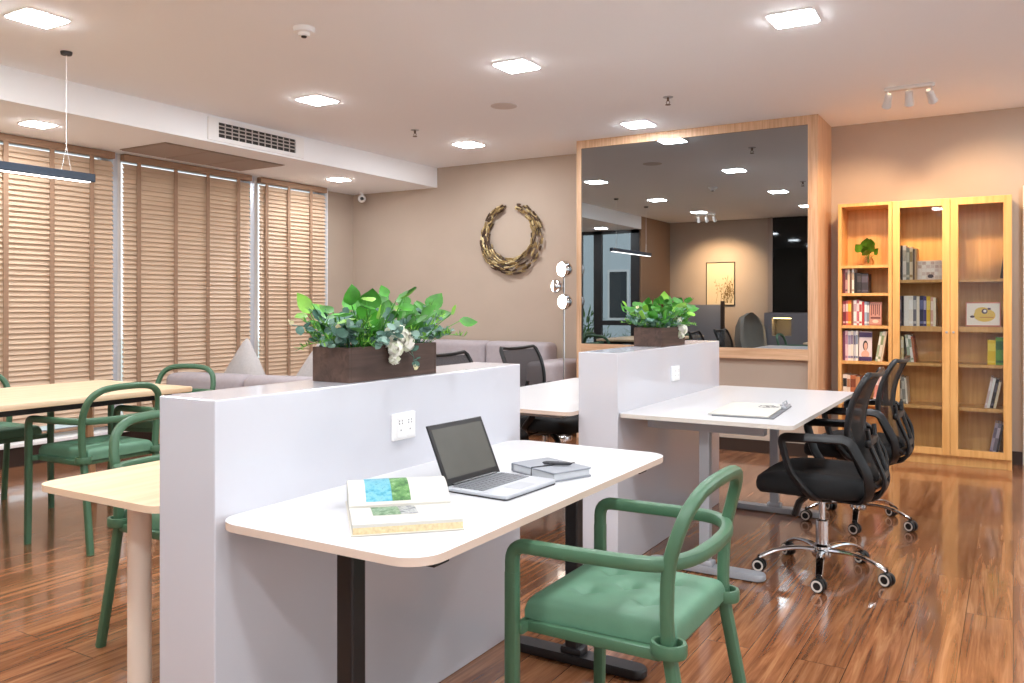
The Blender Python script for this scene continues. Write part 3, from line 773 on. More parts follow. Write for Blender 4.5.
# ------------------------------------------------------------------ desks
def desk(label, x0, x1, y0, y1, top, edge, legm, ys, lx, foot, zt=.722, th=.018, kind='bar', r=.055, group=None, beam=True, bh=False):
    t = thing('desk', label, 'desk', ((x0 + x1) / 2, (y0 + y1) / 2, 0), 0, group)
    ox, oy = (x0 + x1) / 2, (y0 + y1) / 2
    pl = rrect(x0 - ox, x1 - ox, y0 - oy, y1 - oy, r, 8)
    MB().prism(pl, zt - th, zt, 0, 1).build('desk_top', [top, edge], t, smooth=30)
    zb = zt - th
    for y in ys:
        yy = y - oy; xx = lx - ox
        if kind == 'round':
            MB().lathe([(.031, .012), (.031, zb - .008)], 24, 0, Matrix.Translation((xx, yy, 0))).lathe([(.05, zb - .008), (.05, zb)], 24, 0, Matrix.Translation((xx, yy, 0))).lathe([(.034, 0), (.034, .012)], 24, 0, Matrix.Translation((xx, yy, 0))).build('leg', legm, t)
            continue
        lg = MB().box(xx - .024, xx + .024, yy - .024, yy + .024, .03, zb - .03, 0, .006)
        lg.build('leg', legm, t, smooth=0)
        f0, f1 = foot[0] - ox, foot[1] - ox
        fp = rrect(f0, f1, yy - .034, yy + .034, .033, 6)
        MB().prism(fp, .006, .036, 0, bev=.006).box(xx - .04, xx + .04, yy - .03, yy + .03, .034, .06, 0, .008).build('foot', legm, t)
        MB().box(max(f0, x0 - ox + .05), min(f1, x1 - ox - .05), yy - .028, yy + .028, zb - (.06 if bh else .032), zb - .001, 0, .003).build('bracket', legm, t, smooth=0)
    if beam and kind != 'round':
        MB().box(lx - ox - .02, lx - ox + .02, ys[0] - oy, ys[-1] - oy, zb - .03, zb - .004).build('cross_beam', legm, t, smooth=0)
    return t
desk('white desk with black T-shaped legs carrying the laptop', -1.583, -.98, 1.285, 2.645, M_top, M_ply, M_black, (1.425, 2.54), -1.283, (-1.53, -1.02), r=.075)
desk('white desk with grey legs carrying the clipboard, in front of the black chairs', -1.546, -.772, 3.505, 5.06, M_top, M_pale, M_steel, (3.70, 4.98), -1.2, (-1.47, -.93), r=.03, bh=True)
desk('white desk behind the far divider, facing the sofa', -2.55, -1.748, 3.42, 5.08, M_top, M_ply, M_steel, (3.58, 4.60), -2.2, (-2.44, -1.86), r=.03)
desk('oak topped desk with round cream legs at the back of the near divider', -2.335, -1.787, 1.296, 2.60, M_oak, mat('oak_edge', 'e8cdb0', .5), M_cream, (1.43, 2.42), -2.055, (0, 0), kind='round')

# long wooden table
t = thing('dining_table', 'long light wood table by the blinds with slanted wooden legs', 'table', (-4.54, 2.2, 0))
MB().prism(rrect(-.44, .44, -1.05, 1.01, .03, 5), .712, .74, 0, bev=.004).build('table_top', M_oak, t, smooth=30)
MB().box(-.36, .36, -.95, .92, .675, .711, 0, .003).build('frame', M_black, t, smooth=0)
for sx in (-1, 1):
    for sy in (-.84, .83):
        s2 = 1 if sy > 0 else -1
        MB().tube([(sx * .35, sy, .705), (sx * .385, sy + s2 * .075, 0)], [(.030, .026), (.021, .019)], 8, ex=5, up=(0, 1, .1)).build('leg', M_oakleg, t, smooth=30)

# ------------------------------------------------------------------ green armchairs
def arm_path():
    half = [(.2, .25, .56), (.2, .25, .64), (.02, .252, .642), (-.12, .243, .644), (-.18, .205, .642), (-.212, .12, .64), (-.22, 0, .639)]
    a = fillet(half[:3], .055, 6)
    b = catmull(half[2:], 6)
    h = a[:-1] + b
    return h + [Vector((p.x, -p.y, p.z)) for p in h[::-1][1:]]
def make_armchair(label, loc, rz):
    t = thing('armchair', label, 'chair', loc, rz, 'green armchairs')
    for s in (-1, 1):
        MB().tube([(.205, s * .252, 0), (.2, s * .25, .3), (.2, s * .25, .575)], [(.0155, .0155), (.0175, .0165), (.0175, .0165)], 12, ex=3.2, up=(1, 0, 0)).build('leg', M_green, t)
        MB().tube(catmull([(-.262, s * .222, 0), (-.222, s * .212, .22), (-.185, s * .205, .42), (-.178, s * .205, .47)], 5), .0165, 12, ex=2.6, up=(1, 0, 0)).build('leg', M_green, t)
    MB().tube(arm_path(), (.0170, .0165), 12, ex=2.8, up=(0, 0, 1) if False else None).build('arm_rail', M_green, t)
    h = [(-.178, .205, .45), (-.178, .212, .55), (-.184, .215, .635), (-.200, .212, .70), (-.218, .190, .757), (-.231, .14, .791), (-.236, .07, .802), (-.237, 0, .804)]
    h = catmull(h, 5); pth = h + [Vector((p.x, -p.y, p.z)) for p in h[::-1][1:]]
    MB().tube(pth, (.0155, .0165), 12, ex=2.6).build('back_arch', M_green, t)
    m = MB()
    m.box(-.165, .19, .196, .218, .394, .421, 0, .005).box(-.165, .19, -.218, -.196, .394, .421, 0, .005)
    m.box(.175, .2, -.245, .245, .394, .421, 0, .005).box(-.175, -.15, -.20, .20, .394, .421, 0, .005)
    m.box(-.15, .18, -.2, .2, .405, .418)
    for s in (-1, 1):
        ring = [(-.18 + .036 * math.cos(a), s * .205 + .032 * math.sin(a), .425) for a in [2 * PI * k / 18 for k in range(18)]]
        m.tube(ring, (.016, .006), 8, closed=True, ex=4, up=(0, 0, 1))
    m.build('seat_frame', M_green, t).location.z = .028
    # tufted cushion
    n = 52; vs = []; fs = []; W, D = .385, .385; tz = [(0, 0), (-.42, .42), (.42, .42), (-.42, -.42), (.42, -.42)]
    for i in range(n + 1):
        for j in range(n + 1):
            u, v = [math.copysign(1 - (1 - abs(q)) ** 1.6, q) for q in (i / n * 2 - 1, j / n * 2 - 1)]
            tp = 1 - .06 * (1 - u) / 2 * 0
            x = u * D / 2 + .002; y = v * W / 2 * (1 + .04 * u)
            e = (1 - abs(u) ** 26) * (1 - abs(v) ** 26)
            z = .442 + .032 * e ** .5
            z += .004 * (1 - u * u) * (1 - v * v)
            for (a, b) in tz:
                d2 = ((u - a) ** 2 + (v - b) ** 2); z -= .019 * math.exp(-d2 / .012)
                ang = math.atan2(v - b, u - a); z -= .007 * math.exp(-d2 / .06) * (.5 + .5 * math.cos(4 * ang))
            vs.append((x, y, z))
    for i in range(n):
        for j in range(n):
            a = i * (n + 1) + j; fs.append((a, a + n + 1, a + n + 2, a + 1))
    rim = [i * (n + 1) for i in range(n)] + [n * (n + 1) + j for j in range(n)] + [(n - i) * (n + 1) + n for i in range(n)] + [n - j for j in range(n)]
    b0 = len(vs)
    for q in rim: vs.append((vs[q][0], vs[q][1], .419))
    k = len(rim)
    for i in range(k): fs.append((rim[i], rim[(i + 1) % k], b0 + (i + 1) % k, b0 + i))
    fs.append(tuple(b0 + i for i in range(k)))
    MB().add(vs, fs).build('seat_cushion', M_cush, t, smooth=42).location.z = .028
    return t
ac = make_armchair('green armchair with tufted seat pulled back from the laptop desk', (-.838, 1.975, 0), R(180))
dup(ac, (-4.11, 2.62, 0), R(182), 'green armchair tucked in at the room side of the long wooden table')
dup(ac, (-2.53, 2.01, 0), R(0), 'green armchair behind the oak desk, half hidden by the near divider')
dup(ac, (-5.15, 2.60, 0), R(0), 'green armchair between the long wooden table and the blinds')
dup(ac, (-4.70, 3.46, 0), R(-90 + 16), 'green armchair at the end of the long wooden table, before the low sofa')

# ------------------------------------------------------------------ office chairs
def make_office(label, loc, rz, base_rot=0.0):
    t = thing('office_chair', label, 'chair', loc, rz, 'black mesh office chairs')
    m = MB()
    m.lathe([(.04, .075), (.045, .09), (.04, .125), (.03, .135)], 20)
    for k in range(5):
        a = base_rot + 2 * PI * k / 5; c, s = math.cos(a), math.sin(a)
        pth = catmull([(.02 * c, .02 * s, .108), (.12 * c, .12 * s, .112), (.2 * c, .2 * s, .10), (.255 * c, .255 * s, .078), (.28 * c, .28 * s, .064)], 4)
        rr_ = [(.011 - .003 * i / (len(pth) - 1), .02 - .006 * i / (len(pth) - 1)) for i in range(len(pth))]
        m.tube(pth, rr_, 10, ex=2.6)
    m.build('star_base', M_chrome, t)
    for k in range(5):
        a = base_rot + 2 * PI * k / 5; c, s = math.cos(a), math.sin(a); w0 = a + 1.1 + k * 1.7
        ax = Vector((math.cos(w0), math.sin(w0), 0)); ctr = Vector((.28 * c, .28 * s, .03))
        q = ax.to_track_quat('Z', 'Y').to_matrix().to_4x4()
        cm = MB()
        for d in (-.014, .014):
            Mx = Matrix.Translation(ctr + ax * d) @ q
            cm.lathe([(.012, -.009), (.0275, -.009), (.0295, -.006), (.0295, .006), (.0275, .009), (.012, .009)], 20, 0, Mx)
            sg = 1 if d > 0 else -1
            cm.lathe([(.0165, sg * .0095), (.0245, sg * .0098)], 20, 1, Mx, cap=False)
        cm.sphere(ctr + Vector((0, 0, .012)), .02, 0, 10, 8, (1, 1, .9))
        cm.tube([ctr + Vector((0, 0, .015)), ctr + Vector((0, 0, .045))], .007, 8)
        cm.build('caster', [M_blackpl, M_pale], t)
    MB().lathe([(.028, .12), (.028, .24), (.0255, .243), (.014, .245), (.014, .36)], 20).build('gas_lift', M_chrome, t)
    m = MB().box(-.11, .10, -.09, .09, .352, .385, 0, .01).box(-.05, .05, -.05, .05, .33, .36, 0, .01).tube([(.0, -.05, .36), (.0, -.2, .35), (.02, -.25, .345)], .007, 8).tube([(.06, .0, .35), (.1, 0, .31), (.12, 0, .25)], [(.016, .03)] * 3, 8)
    m.build('tilt_mechanism', M_blackpl, t)
    # seat pad
    pl = []
    for j in range(44):
        a = 2 * PI * j / 44; c, s = math.cos(a), math.sin(a)
        pl.append((.02 + .25 * math.copysign(abs(c) ** .55, c), .245 * math.copysign(abs(s) ** .55, s) * (1 - .04 * c)))
    vs = []; fs = []; prof = [(.80, .384), (.95, .388), (1.0, .405), (1.01, .43), (.985, .452), (.92, .466), (.8, .472), (.6, .470), (.3, .466)]
    for (q, z) in prof:
        for (x, y) in pl:
            drop = -.022 * max(0, (x - .14) / .13) ** 2
            vs.append((.02 + (x - .02) * q, y * q, z + drop + (.012 * abs(y / .24) ** 3 if q > .5 and z > .44 else 0)))
    k = len(pl)
    for i in range(len(prof) - 1):
        for j in range(k): fs.append((i * k + j, i * k + (j + 1) % k, (i + 1) * k + (j + 1) % k, (i + 1) * k + j))
    fs.append(tuple(range(k))[::-1]); fs.append(tuple((len(prof) - 1) * k + j for j in range(k)))
    MB().add(vs, fs).build('seat', M_blackfab, t, smooth=60)
    # back: profile (x, z, half width)
    prof = [(-.222, .455, .12), (-.205, .50, .165), (-.185, .56, .195), (-.158, .63, .212), (-.156, .70, .220), (-.170, .78, .222), (-.196, .85, .222), (-.224, .905, .214)]
    pp = catmull([(x, w, z) for x, z, w in prof], 4)
    nn = 10; vs = []; fs = []
    for p in pp:
        for j in range(nn + 1):
            v = j / nn * 2 - 1; vs.append((p.x - .028 * (1 - v * v) + .012, v * (p.y - .004), p.z))
    for i in range(len(pp) - 1):
        for j in range(nn):
            a = i * (nn + 1) + j; fs.append((a, a + 1, a + nn + 2, a + nn + 1))
    MB().add(vs, fs).build('mesh_panel', M_netting, t, smooth=60)
    up = [Vector((p.x + .012, p.y, p.z)) for p in pp]
    topm = [Vector((-.234 + .012 - .02 * (1 - (v / .21) ** 2), v, .925 - .012 * (1 - (v / .21) ** 2))) for v in (.195, .1, 0, -.1, -.195)]
    botm = [Vector((-.226 + .0 - .02 * (1 - (v / .12) ** 2), v, .435)) for v in (-.09, 0, .09)]
    loop = up + topm + [Vector((p.x, -p.y, p.z)) for p in up[::-1]] + botm
    MB().tube(loop, (.011, .014), 10, closed=True, ex=2.6).build('back_frame', M_blackpl, t)
    # lumbar spine
    m = MB()
    for s in (-1, 1):
        m.tube(catmull([(-.205, s * .10, .68), (-.215, s * .085, .61), (-.245, s * .07, .53), (-.268, s * .055, .455), (-.25, s * .05, .395), (-.2, s * .05, .366), (-.08, s * .05, .366)], 5), (.010, .016), 8, ex=3)
    m.box(-.222, -.196, -.115, .115, .60, .635, 0, .008)
    m.tube([(-.264, -.056, .47), (-.264, .056, .47)], (.02, .01), 8).tube([(-.264, -.056, .43), (-.264, .056, .43)], (.02, .01), 8)
    m.build('back_support', M_blackpl, t)
    for s in (-1, 1):
        y = s * .268
        pth = fillet([(-.02, s * .2, .378), (.0, s * .262, .40), (.085, y, .50), (.125, y, .645), (-.155, y, .652), (-.228, s * .262, .52), (-.235, s * .24, .43), (-.20, s * .17, .372), (-.08, s * .12, .37)], .035, 5)
        MB().tube(pth, (.011, .021), 10, ex=3, up=None).build('armrest', M_blackpl, t)
    return t
oc = make_office('nearest black mesh office chair on chrome casters at the clipboard desk', (-.745, 3.97, 0), R(180), R(-36 + 62))
dup(oc, (-.745, 5.0, 0), R(177), 'black mesh office chair at the clipboard desk, right in front of the bookcases')
dup(oc, (-2.72, 4.13, 0), R(2), 'black mesh office chair behind the near planter, on the sofa side')
dup(oc, (-2.74, 4.98, 0), R(-4), 'black mesh office chair between the grey sofa and the white desk')

# ------------------------------------------------------------------ planters
M_pothos = mat('bright_pothos_leaf', '44902a', .5, var=.5, vscale=18)
M_lime = mat('lime_leaf', '7fb83c', .5, var=.3, vscale=18)
M_euca = mat('blue_green_leaf', '557a6c', .6, var=.25, vscale=30)
M_fern = mat('fern_green', '3f7f2a', .5, var=.35, vscale=30)
M_petal = mat('white_petal', 'f3f0e4', .7)
M_bud = mat('cream_bud', 'e9e2b8', .7)
M_petal2 = mat('cream_petal', 'd9dcc0', .7)
def planter(label, x0, x1, y0, y1, z, seed, flower, sprigs):
    cx, cy = (x0 + x1) / 2, (y0 + y1) / 2; W, L = x1 - x0, y1 - y0; H = .10
    t = thing('planter', label, 'planter', (cx, cy, z + .0005))
    m = MB(); th = .01
    m.box(-W / 2, W / 2, -L / 2, -L / 2 + th, 0, H, 0, .0015).box(-W / 2, W / 2, L / 2 - th, L / 2, 0, H, 0, .0015)
    m.box(-W / 2, -W / 2 + th, -L / 2 + th, L / 2 - th, 0, H, 0, .0015).box(W / 2 - th, W / 2, -L / 2 + th, L / 2 - th, 0, H, 0, .0015).box(-W / 2 + th, W / 2 - th, -L / 2 + th, L / 2 - th, 0, .01)
    m.build('planter_box', M_box, t, smooth=0)
    MB().box(-W / 2 + th, W / 2 - th, -L / 2 + th, L / 2 - th, .01, H - .015).build('soil', M_soil, t, smooth=0)
    q = random.Random(seed)
    def spot(): return Vector((q.uniform(-.42, .42) * W, q.uniform(-.46, .46) * L, H - .01))
    def outd(p, up): return Vector((p.x / W * 1.6 + q.uniform(-.5, .5), p.y / L * 1.5 + q.uniform(-.5, .5), up)).normalized()
    m = MB()
    for i in range(105):
        p = spot(); d = outd(p, q.uniform(.6, 1.7)); ln = q.uniform(.03, .165); e = p + d * ln
        m.tube([p, p + d * ln * .5 + Vector((0, 0, .01)), e], .0016, 4, 0)
        d2 = outd(p, q.uniform(-.5, .7)); L2 = q.uniform(.04, .078)
        leaf(m, e, d2, (d2.x * .3 + .45, -.45, .9), L2, L2 * .82, R(q.uniform(15, 70)), q.choice((0, 0, 2, 2, 1)), (.25, .9, 1, .85, .5, 0), .22)
    m.build('foliage', [M_pothos, M_lime, M_fern], t, smooth=60)
    m = MB()
    for i in range(58):
        p = spot(); d = outd(p, q.uniform(.4, 1.5)); ln = q.uniform(.06, .145); bend = Vector((0, 0, -.025))
        path = [p, p + d * ln * .5 + bend * -.2, p + d * ln + bend]
        m.tube(path, .0013, 4, 0)
        for k in range(8):
            f = .3 + .7 * k / 7; c = path[0].lerp(path[2], f) + Vector((0, 0, .012 * math.sin(PI * f)))
            dd = Vector((q.uniform(-1, 1), q.uniform(-1, 1), q.uniform(-.5, .8)))
            leaf(m, c, dd, (.6, -.6, .8), q.uniform(.02, .034), q.uniform(.018, .028), R(15), q.choice((0, 0, 1)), (.3, .95, 1, .75, 0), .15)
    m.build('foliage_eucalyptus', [M_euca, mat('pale_blue_green_leaf', '86a497', .6)], t, smooth=60)['label'] = 'blue green small round leaves'
    m = MB()
    for i in range(60):
        p = spot(); d = outd(p, q.uniform(.2, 1.2)); ln = q.uniform(.08, .16); e = p + d * ln + Vector((0, 0, -.02))
        pth = catmull([p, p + d * ln * .5 + Vector((0, 0, .008)), e], 5); m.tube(pth, .001, 4, 0)
        for k in range(3, len(pth)):
            for sg in range(3):
                leaf(m, pth[k], d + Vector((q.uniform(-1, 1), q.uniform(-1, 1), q.uniform(-.6, .8))), (.4, -.4, 1), q.uniform(.014, .026), .0045, R(10), q.choice((0, 1)), (.5, 1, .6, 0), .1)
    m.build('fern', [M_fern, M_lime], t, smooth=60)
    def bloom(c, r, n):
        m = MB()
        for i in range(n):
            v = Vector((q.gauss(0, 1), q.gauss(0, 1), q.gauss(0, 1))).normalized(); b = Vector(c) + v * r * q.uniform(.55, 1.12)
            u = v.orthogonal().normalized(); w_ = v.cross(u); a0 = q.uniform(0, 3)
            for k in range(4):
                a = a0 + k * PI / 2; dd = u * math.cos(a) + w_ * math.sin(a) + v * .25
                leaf(m, b, dd, v + dd * .3, .018, .014, R(-35), q.choice((0, 0, 1)), (.2, .9, 1, .6, 0), .1)
        m.build('flower_head', [M_petal, M_petal2], t, smooth=60)['label'] = 'white flower cluster'
    for (c, r, n) in flower: bloom(c, r, n)
    for (path, nl) in sprigs:
        m = MB(); pt = catmull(path, 6); m.tube(pt, .0013, 5, 0)
        for k in range(nl):
            i = int(len(pt) * (.3 + .7 * k / nl)); i = min(i, len(pt) - 1)
            leaf(m, pt[i], (q.uniform(-1, 1), q.uniform(-1, 1), q.uniform(-.4, .5)), (.5, -.5, 1), .03, .024, R(15), 0, (.3, .95, 1, .75, 0), .15)
        for k in range(3):
            leaf(m, pt[-1] + Vector((0, 0, .002 * k)), (q.uniform(-1, 1), q.uniform(-1, 1), .6), (0, 0, 1), .017, .014, R(20), 1, (.3, .95, 1, .6, 0), .15)
        m.build('sprig', [M_euca, M_bud], t, smooth=60)
planter('dark wood planter of leaves and white flowers on the near divider', -1.747, -1.606, 1.775, 2.19, .997, 21,
        [((.083, -.012, .122), .042, 60), ((.086, .022, .112), .034, 44), ((.088, -.028, .09), .024, 26), ((.09, -.03, .06), .012, 9)],
        [([(0, -.15, .1), (-.02, -.25, .15), (-.06, -.30, .165)], 4), ([(0, .17, .1), (.02, .24, .16), (.04, .30, .125)], 4), ([(.02, .14, .1), (.04, .18, .2), (.06, .2, .22)], 6), ([(.0, -.16, .1), (.03, -.21, .14), (.05, -.23, .15)], 4), ([(.05, .03, .1), (.09, .05, .08), (.1, .06, .02)], 6)])
planter('smaller looking dark wood planter of leaves and white flowers on the far divider', -1.735, -1.578, 4.14, 4.50, .997, 33,
        [((.085, .10, .085), .03, 36), ((.075, .06, .135), .026, 24), ((.088, .085, .05), .016, 12), ((.06, -.06, .10), .012, 8)],
        [([(0, -.15, .1), (-.01, -.21, .16), (-.03, -.25, .2)], 4), ([(0, .15, .1), (.02, .2, .17), (.03, .26, .16)], 4), ([(.0, .1, .1), (.02, .15, .2), (.04, .16, .22)], 5)])

# ------------------------------------------------------------------ things on the laptop desk
DZ = .722
t = thing('laptop', 'open silver laptop with black screen on the white desk', 'laptop', (-1.185, 1.922, DZ + .0005), R(-3))
M_silver = mat('silver_aluminium', 'b9bcc2', .38, metal=.4); M_key = mat('key_caps', '6e7075', .5); M_dark = mat('black_bezel', '1b1b1d', .35)
b = MB().prism(rrect(-.10, .095, -.124, .124, .012, 4), .003, .013, 0, bev=.002).build('laptop_base', [M_silver], t, smooth=0)
MB().prism(rrect(-.10, .095, -.124, .124, .012, 4), 0.0, .003, 0, bev=.001).build('bottom_plate', M_dark, t, smooth=0)
m = MB()
for r_ in range(6):
    nk = (14, 14, 13, 12, 11, 8)[r_]
    for k in range(nk):
        w_ = .224 / nk; y = -.112 + k * w_
        m.box(-.085 + r_ * .0165, -.085 + r_ * .0165 + .0135, y + .0012, y + w_ - .0012, .013, .0146, 0)
m.build('keyboard', M_key, b, smooth=0)
MB().box(.028, .078, -.04, .04, .0131, .0135).build('trackpad', mat('trackpad', 'a5a8ae', .35), b, smooth=0)
Mx = Matrix.Translation((-.096, 0, .012)) @ Matrix.Rotation(R(-24), 4, 'Y')
s = MB().box(-.006, 0, -.124, .124, 0, .172, 0, .002, Mx).build('screen_lid', M_dark, t, smooth=0)
MB().box(-.0002, .0004, -.112, .112, .02, .158, 0, 0, Mx).build('display', mat('blank_display', '5d5d58', .2, var=.1, vscale=4), s, smooth=0)
MB().tube([(-.097, -.10, .012), (-.097, .10, .012)], .006, 10).build('hinge', M_dark, t)

t = thing('notebook', 'grey leather notebook closed with a cord and pen', 'notebook', (-1.164, 2.155, DZ + .0005), R(-21.6))
M_leather = mat('grey_leather', '8b8f96', .55, bump=.15, bscale=200)
pl = rrect(-.10, .10, -.072, .072, .008, 3)
MB().prism(pl, .0, .004, 0, bev=.001).prism(pl, .022, .026, 0, bev=.001).box(-.102, -.096, -.07, .07, .001, .025, 0, .002).build('cover', M_leather, t, smooth=0)
MB().box(-.094, .094, -.067, .067, .004, .022).build('pages', mat('notebook_pages', 'c9ccd0', .8), t, smooth=0)
st = MB().tube([(.0, -.075, .0), (.0, -.074, .027), (.012, 0, .0285), (.02, .074, .027), (.02, .075, 0)], .0016, 6).build('cord', M_blackpl, t)
Mx = Matrix.Translation((.018, .008, .033)) @ Matrix.Rotation(R(40), 4, 'Z') @ Matrix.Rotation(R(90), 4, 'Y')
MB().lathe([(0, -.045), (.004, -.04), (.0055, -.03), (.0055, .03), (.004, .04), (0, .045)], 12, 0, Mx).tube([(.018, -.012, .029), (.005, -.01, .033), (.018, .012, .037), (.032, .02, .031)], .0018, 6).build('toggle', mat('dark_toggle', '47484c', .4, metal=.4), t)

# open picture book lying on the desk
t = thing('open_book', 'thick picture book lying open on the white desk beside the laptop', 'book', (-1.246, 1.556, DZ + .0005), R(44.5))
# local: x along the near edge, y away from the viewer; fold at y = 0
W2 = .12
def page_block(y0, y1, prof, n=10):
    """prof(v) -> top height, v from the fold 0 to the outer edge 1"""
    m = MB(); vs = []; fs = []
    for i in range(n + 1):
        v = i / n; y = y0 + (y1 - y0) * v
        for x in (-W2, W2): vs += [(x, y, .003), (x, y, prof(v))]
    for i in range(n):
        a = 4 * i
        fs += [(a + 1, a + 3, a + 7, a + 5), (a, a + 4, a + 6, a + 2), (a, a + 1, a + 5, a + 4), (a + 2, a + 6, a + 7, a + 3)]
    fs += [(0, 2, 3, 1), (4 * n, 4 * n + 1, 4 * n + 3, 4 * n + 2)]
    return m.add(vs, fs)
def pf_near(v): return .018 + .010 * math.sin(PI * min(1, v * .7 + .05)) - .001 * v
def pf_far(v): return .016 + .046 * math.sin(PI * (.06 + .62 * v))
MB().box(-W2 - .003, W2 + .003, -.172, .150, 0, .003, 0, .001).build('cover', mat('book_boards', 'd8d2c4', .6), t, smooth=0)
M_block = mat('page_edges', 'd9c49a', .85, var=.15, vscale=150)
M_page = mat('page_paper', 'c8c5bd', .7)
near = page_block(0, -.168, pf_near).build('pages', [M_page], t, smooth=30)
far = page_block(0, .145, pf_far).build('pages', [M_page], t, smooth=30)
m = MB().box(-W2 + .0005, W2 + .0004, -.1686, -.1682, .003, .0172); m.build('page_edge_strip', M_block, near, smooth=0)
def pic(x0, x1, v0, v1, y1, pf, matl, name, par, n=8):
    m = MB(); vs = []
    for i in range(n + 1):
        v = v0 + (v1 - v0) * i / n
        vs += [(x0, y1 * v, pf(v) + .0006), (x1, y1 * v, pf(v) + .0006)]
    m.add(vs, [(2 * i, 2 * i + 1, 2 * i + 3, 2 * i + 2) for i in range(n)]).build(name, matl, par, smooth=60)
def picmat(name, cols, scale):
    m = bpy.data.materials.new(name); m.use_nodes = True; nt = m.node_tree; b = nt.nodes['Principled BSDF']; b.inputs['Roughness'].default_value = .5
    tc = nt.nodes.new('ShaderNodeTexCoord'); n = nt.nodes.new('ShaderNodeTexNoise'); n.inputs['Scale'].default_value = scale; n.inputs['Detail'].default_value = 5; n.inputs['Roughness'].default_value = .7
    r = nt.nodes.new('ShaderNodeValToRGB'); e = r.color_ramp.elements
    e[0].position = .3; e[0].color = hexc(cols[0]); e[1].position = .7; e[1].color = hexc(cols[-1])
    for i, c in enumerate(cols[1:-1]): q = e.new(.3 + .4 * (i + 1) / (len(cols) - 1)); q.color = hexc(c)
    nt.links.new(tc.outputs['Object'], n.inputs['Vector']); nt.links.new(n.outputs['Fac'], r.inputs['Fac']); nt.links.new(r.outputs['Color'], b.inputs['Base Color'])
    return m
pic(-.080, -.018, .06, .99, .145, pf_far, picmat('lake_print', ['1f6f80', '4d9db2', '7ab6c4', '3b8592'], 40), 'printed_picture', far)
pic(-.018, .026, .06, .99, .145, pf_far, picmat('forest_print', ['234f2d', '45753f', '6b9a5a', '9db494'], 45), 'printed_picture', far)
pic(-.072, -.01, .05, .66, -.168, pf_near, picmat('meadow_print', ['2d5030', '52784c', '8fa488', '3c6144'], 60), 'printed_picture', near)
pic(-.01, .03, .05, .66, -.168, pf_near, picmat('road_print', ['3f4244', '6f7175', 'b4b4b2', '34493a'], 60), 'printed_picture', near)
M_text = picmat('printed_lines', ['efece4', 'e2ded6', 'cfcac4', 'efece4'], 160)
pic(-.112, -.085, .25, .8, -.168, pf_near, M_text, 'printed_text', near)

# clipboard with drawing on the far desk
t = thing('clipboard', 'grey clipboard holding white drawing sheets on the desk', 'clipboard', (-1.04, 3.91, DZ + .0005), R(4))
MB().prism(rrect(-.135, .135, -.255, .255, .008, 3), 0, .005, 0, bev=.001).build('board', mat('grey_board', '6f7276', .5), t, smooth=0)
sh = MB().box(-.15, .112, -.25, .25, .0052, .0105, 0, .0008).build('sheets', M_page, t, smooth=0)
m = MB()
for (x, y, r_) in ((.03, .10, .022), (.06, .12, .02), (.045, .08, .014), (.08, .11, .014), (.05, .15, .016), (.02, .14, .012)):
    m.tube([(x + r_ * math.cos(a), y + r_ * 1.4 * math.sin(a), .0107) for a in [2 * PI * k / 14 for k in range(14)]], (.0004, .004), 6, closed=True, up=(0, 0, 1))
m.build('ink_drawing', mat('grey_ink', '6a6a6a', .7), sh, smooth=0)
m = MB().box(.112, .134, .08, .22, .005, .018, 0, .003)
m.tube([(.12, .09, .015), (.118, .1, .034), (.118, .2, .034), (.12, .21, .015)], .003, 8).box(.10, .125, .12, .18, .016, .022, 0, .002)
m.build('clip', M_steel, t)

# ------------------------------------------------------------------ things seen only in the mirror
t = thing('framed_picture', 'framed botanical picture on the wall, seen in the mirror', 'picture', (-4.48, SY, 1.59))
m = MB(); w_, h_ = .26, .385
for (a, b_, c, d) in ((-w_, w_, h_ - .012, h_), (-w_, w_, -h_, -h_ + .012), (-w_, -w_ + .012, -h_, h_), (w_ - .012, w_, -h_, h_)): m.box(a, b_, 0, .025, c, d)
m.build('picture_frame', M_black, t, smooth=0)
MB().box(-w_ + .01, w_ - .01, 0, .012, -h_ + .01, h_ - .01).build('print_sheet', mat('cream_print', 'dccaa8', .8), t, smooth=0)
m = MB(); q = random.Random(4)
for i in range(26):
    x = q.uniform(-.2, .05) * -1 - .02; x = -abs(x) * .9 + .02 if i % 3 else x; z0 = -h_ + .04
    top = q.uniform(.15, .5); xx = q.uniform(-.1, .19) if i > 16 else q.uniform(.06, .2)
    m.tube([(xx, .0135, z0), (xx + q.uniform(-.03, .05), .0135, z0 + top * .5), (xx + q.uniform(-.04, .08), .0135, z0 + top)], (.0004, .003), 4, up=(0, 1, 0))
    for k in range(4):
        leaf(m, (xx + q.uniform(-.03, .06), .0138, z0 + top * (.4 + .15 * k)), (q.uniform(-1, 1), 0, .8), (0, 1, 0), .04, .012, 0, 0, (.2, 1, .8, 0), 0)
m.build('grass_print', mat('brown_ink', '7c6234', .8), t, smooth=0)
t = thing('screen_panel', 'grey freestanding screen with a dark post, seen in the mirror', 'screen', (-4.85, -.52, 0))
MB().box(-.5, .5, -.02, .02, .05, 1.215, 0, .006).build('fabric_panel', mat('grey_screen_fabric', '8d8d92', .9), t, smooth=0)
for x in (-.515, .53): MB().box(x - .03, x + .03, -.03, .03, 0, 1.28, 0, .004).build('post', mat('dark_wood_post', '33261f', .5), t, smooth=0)
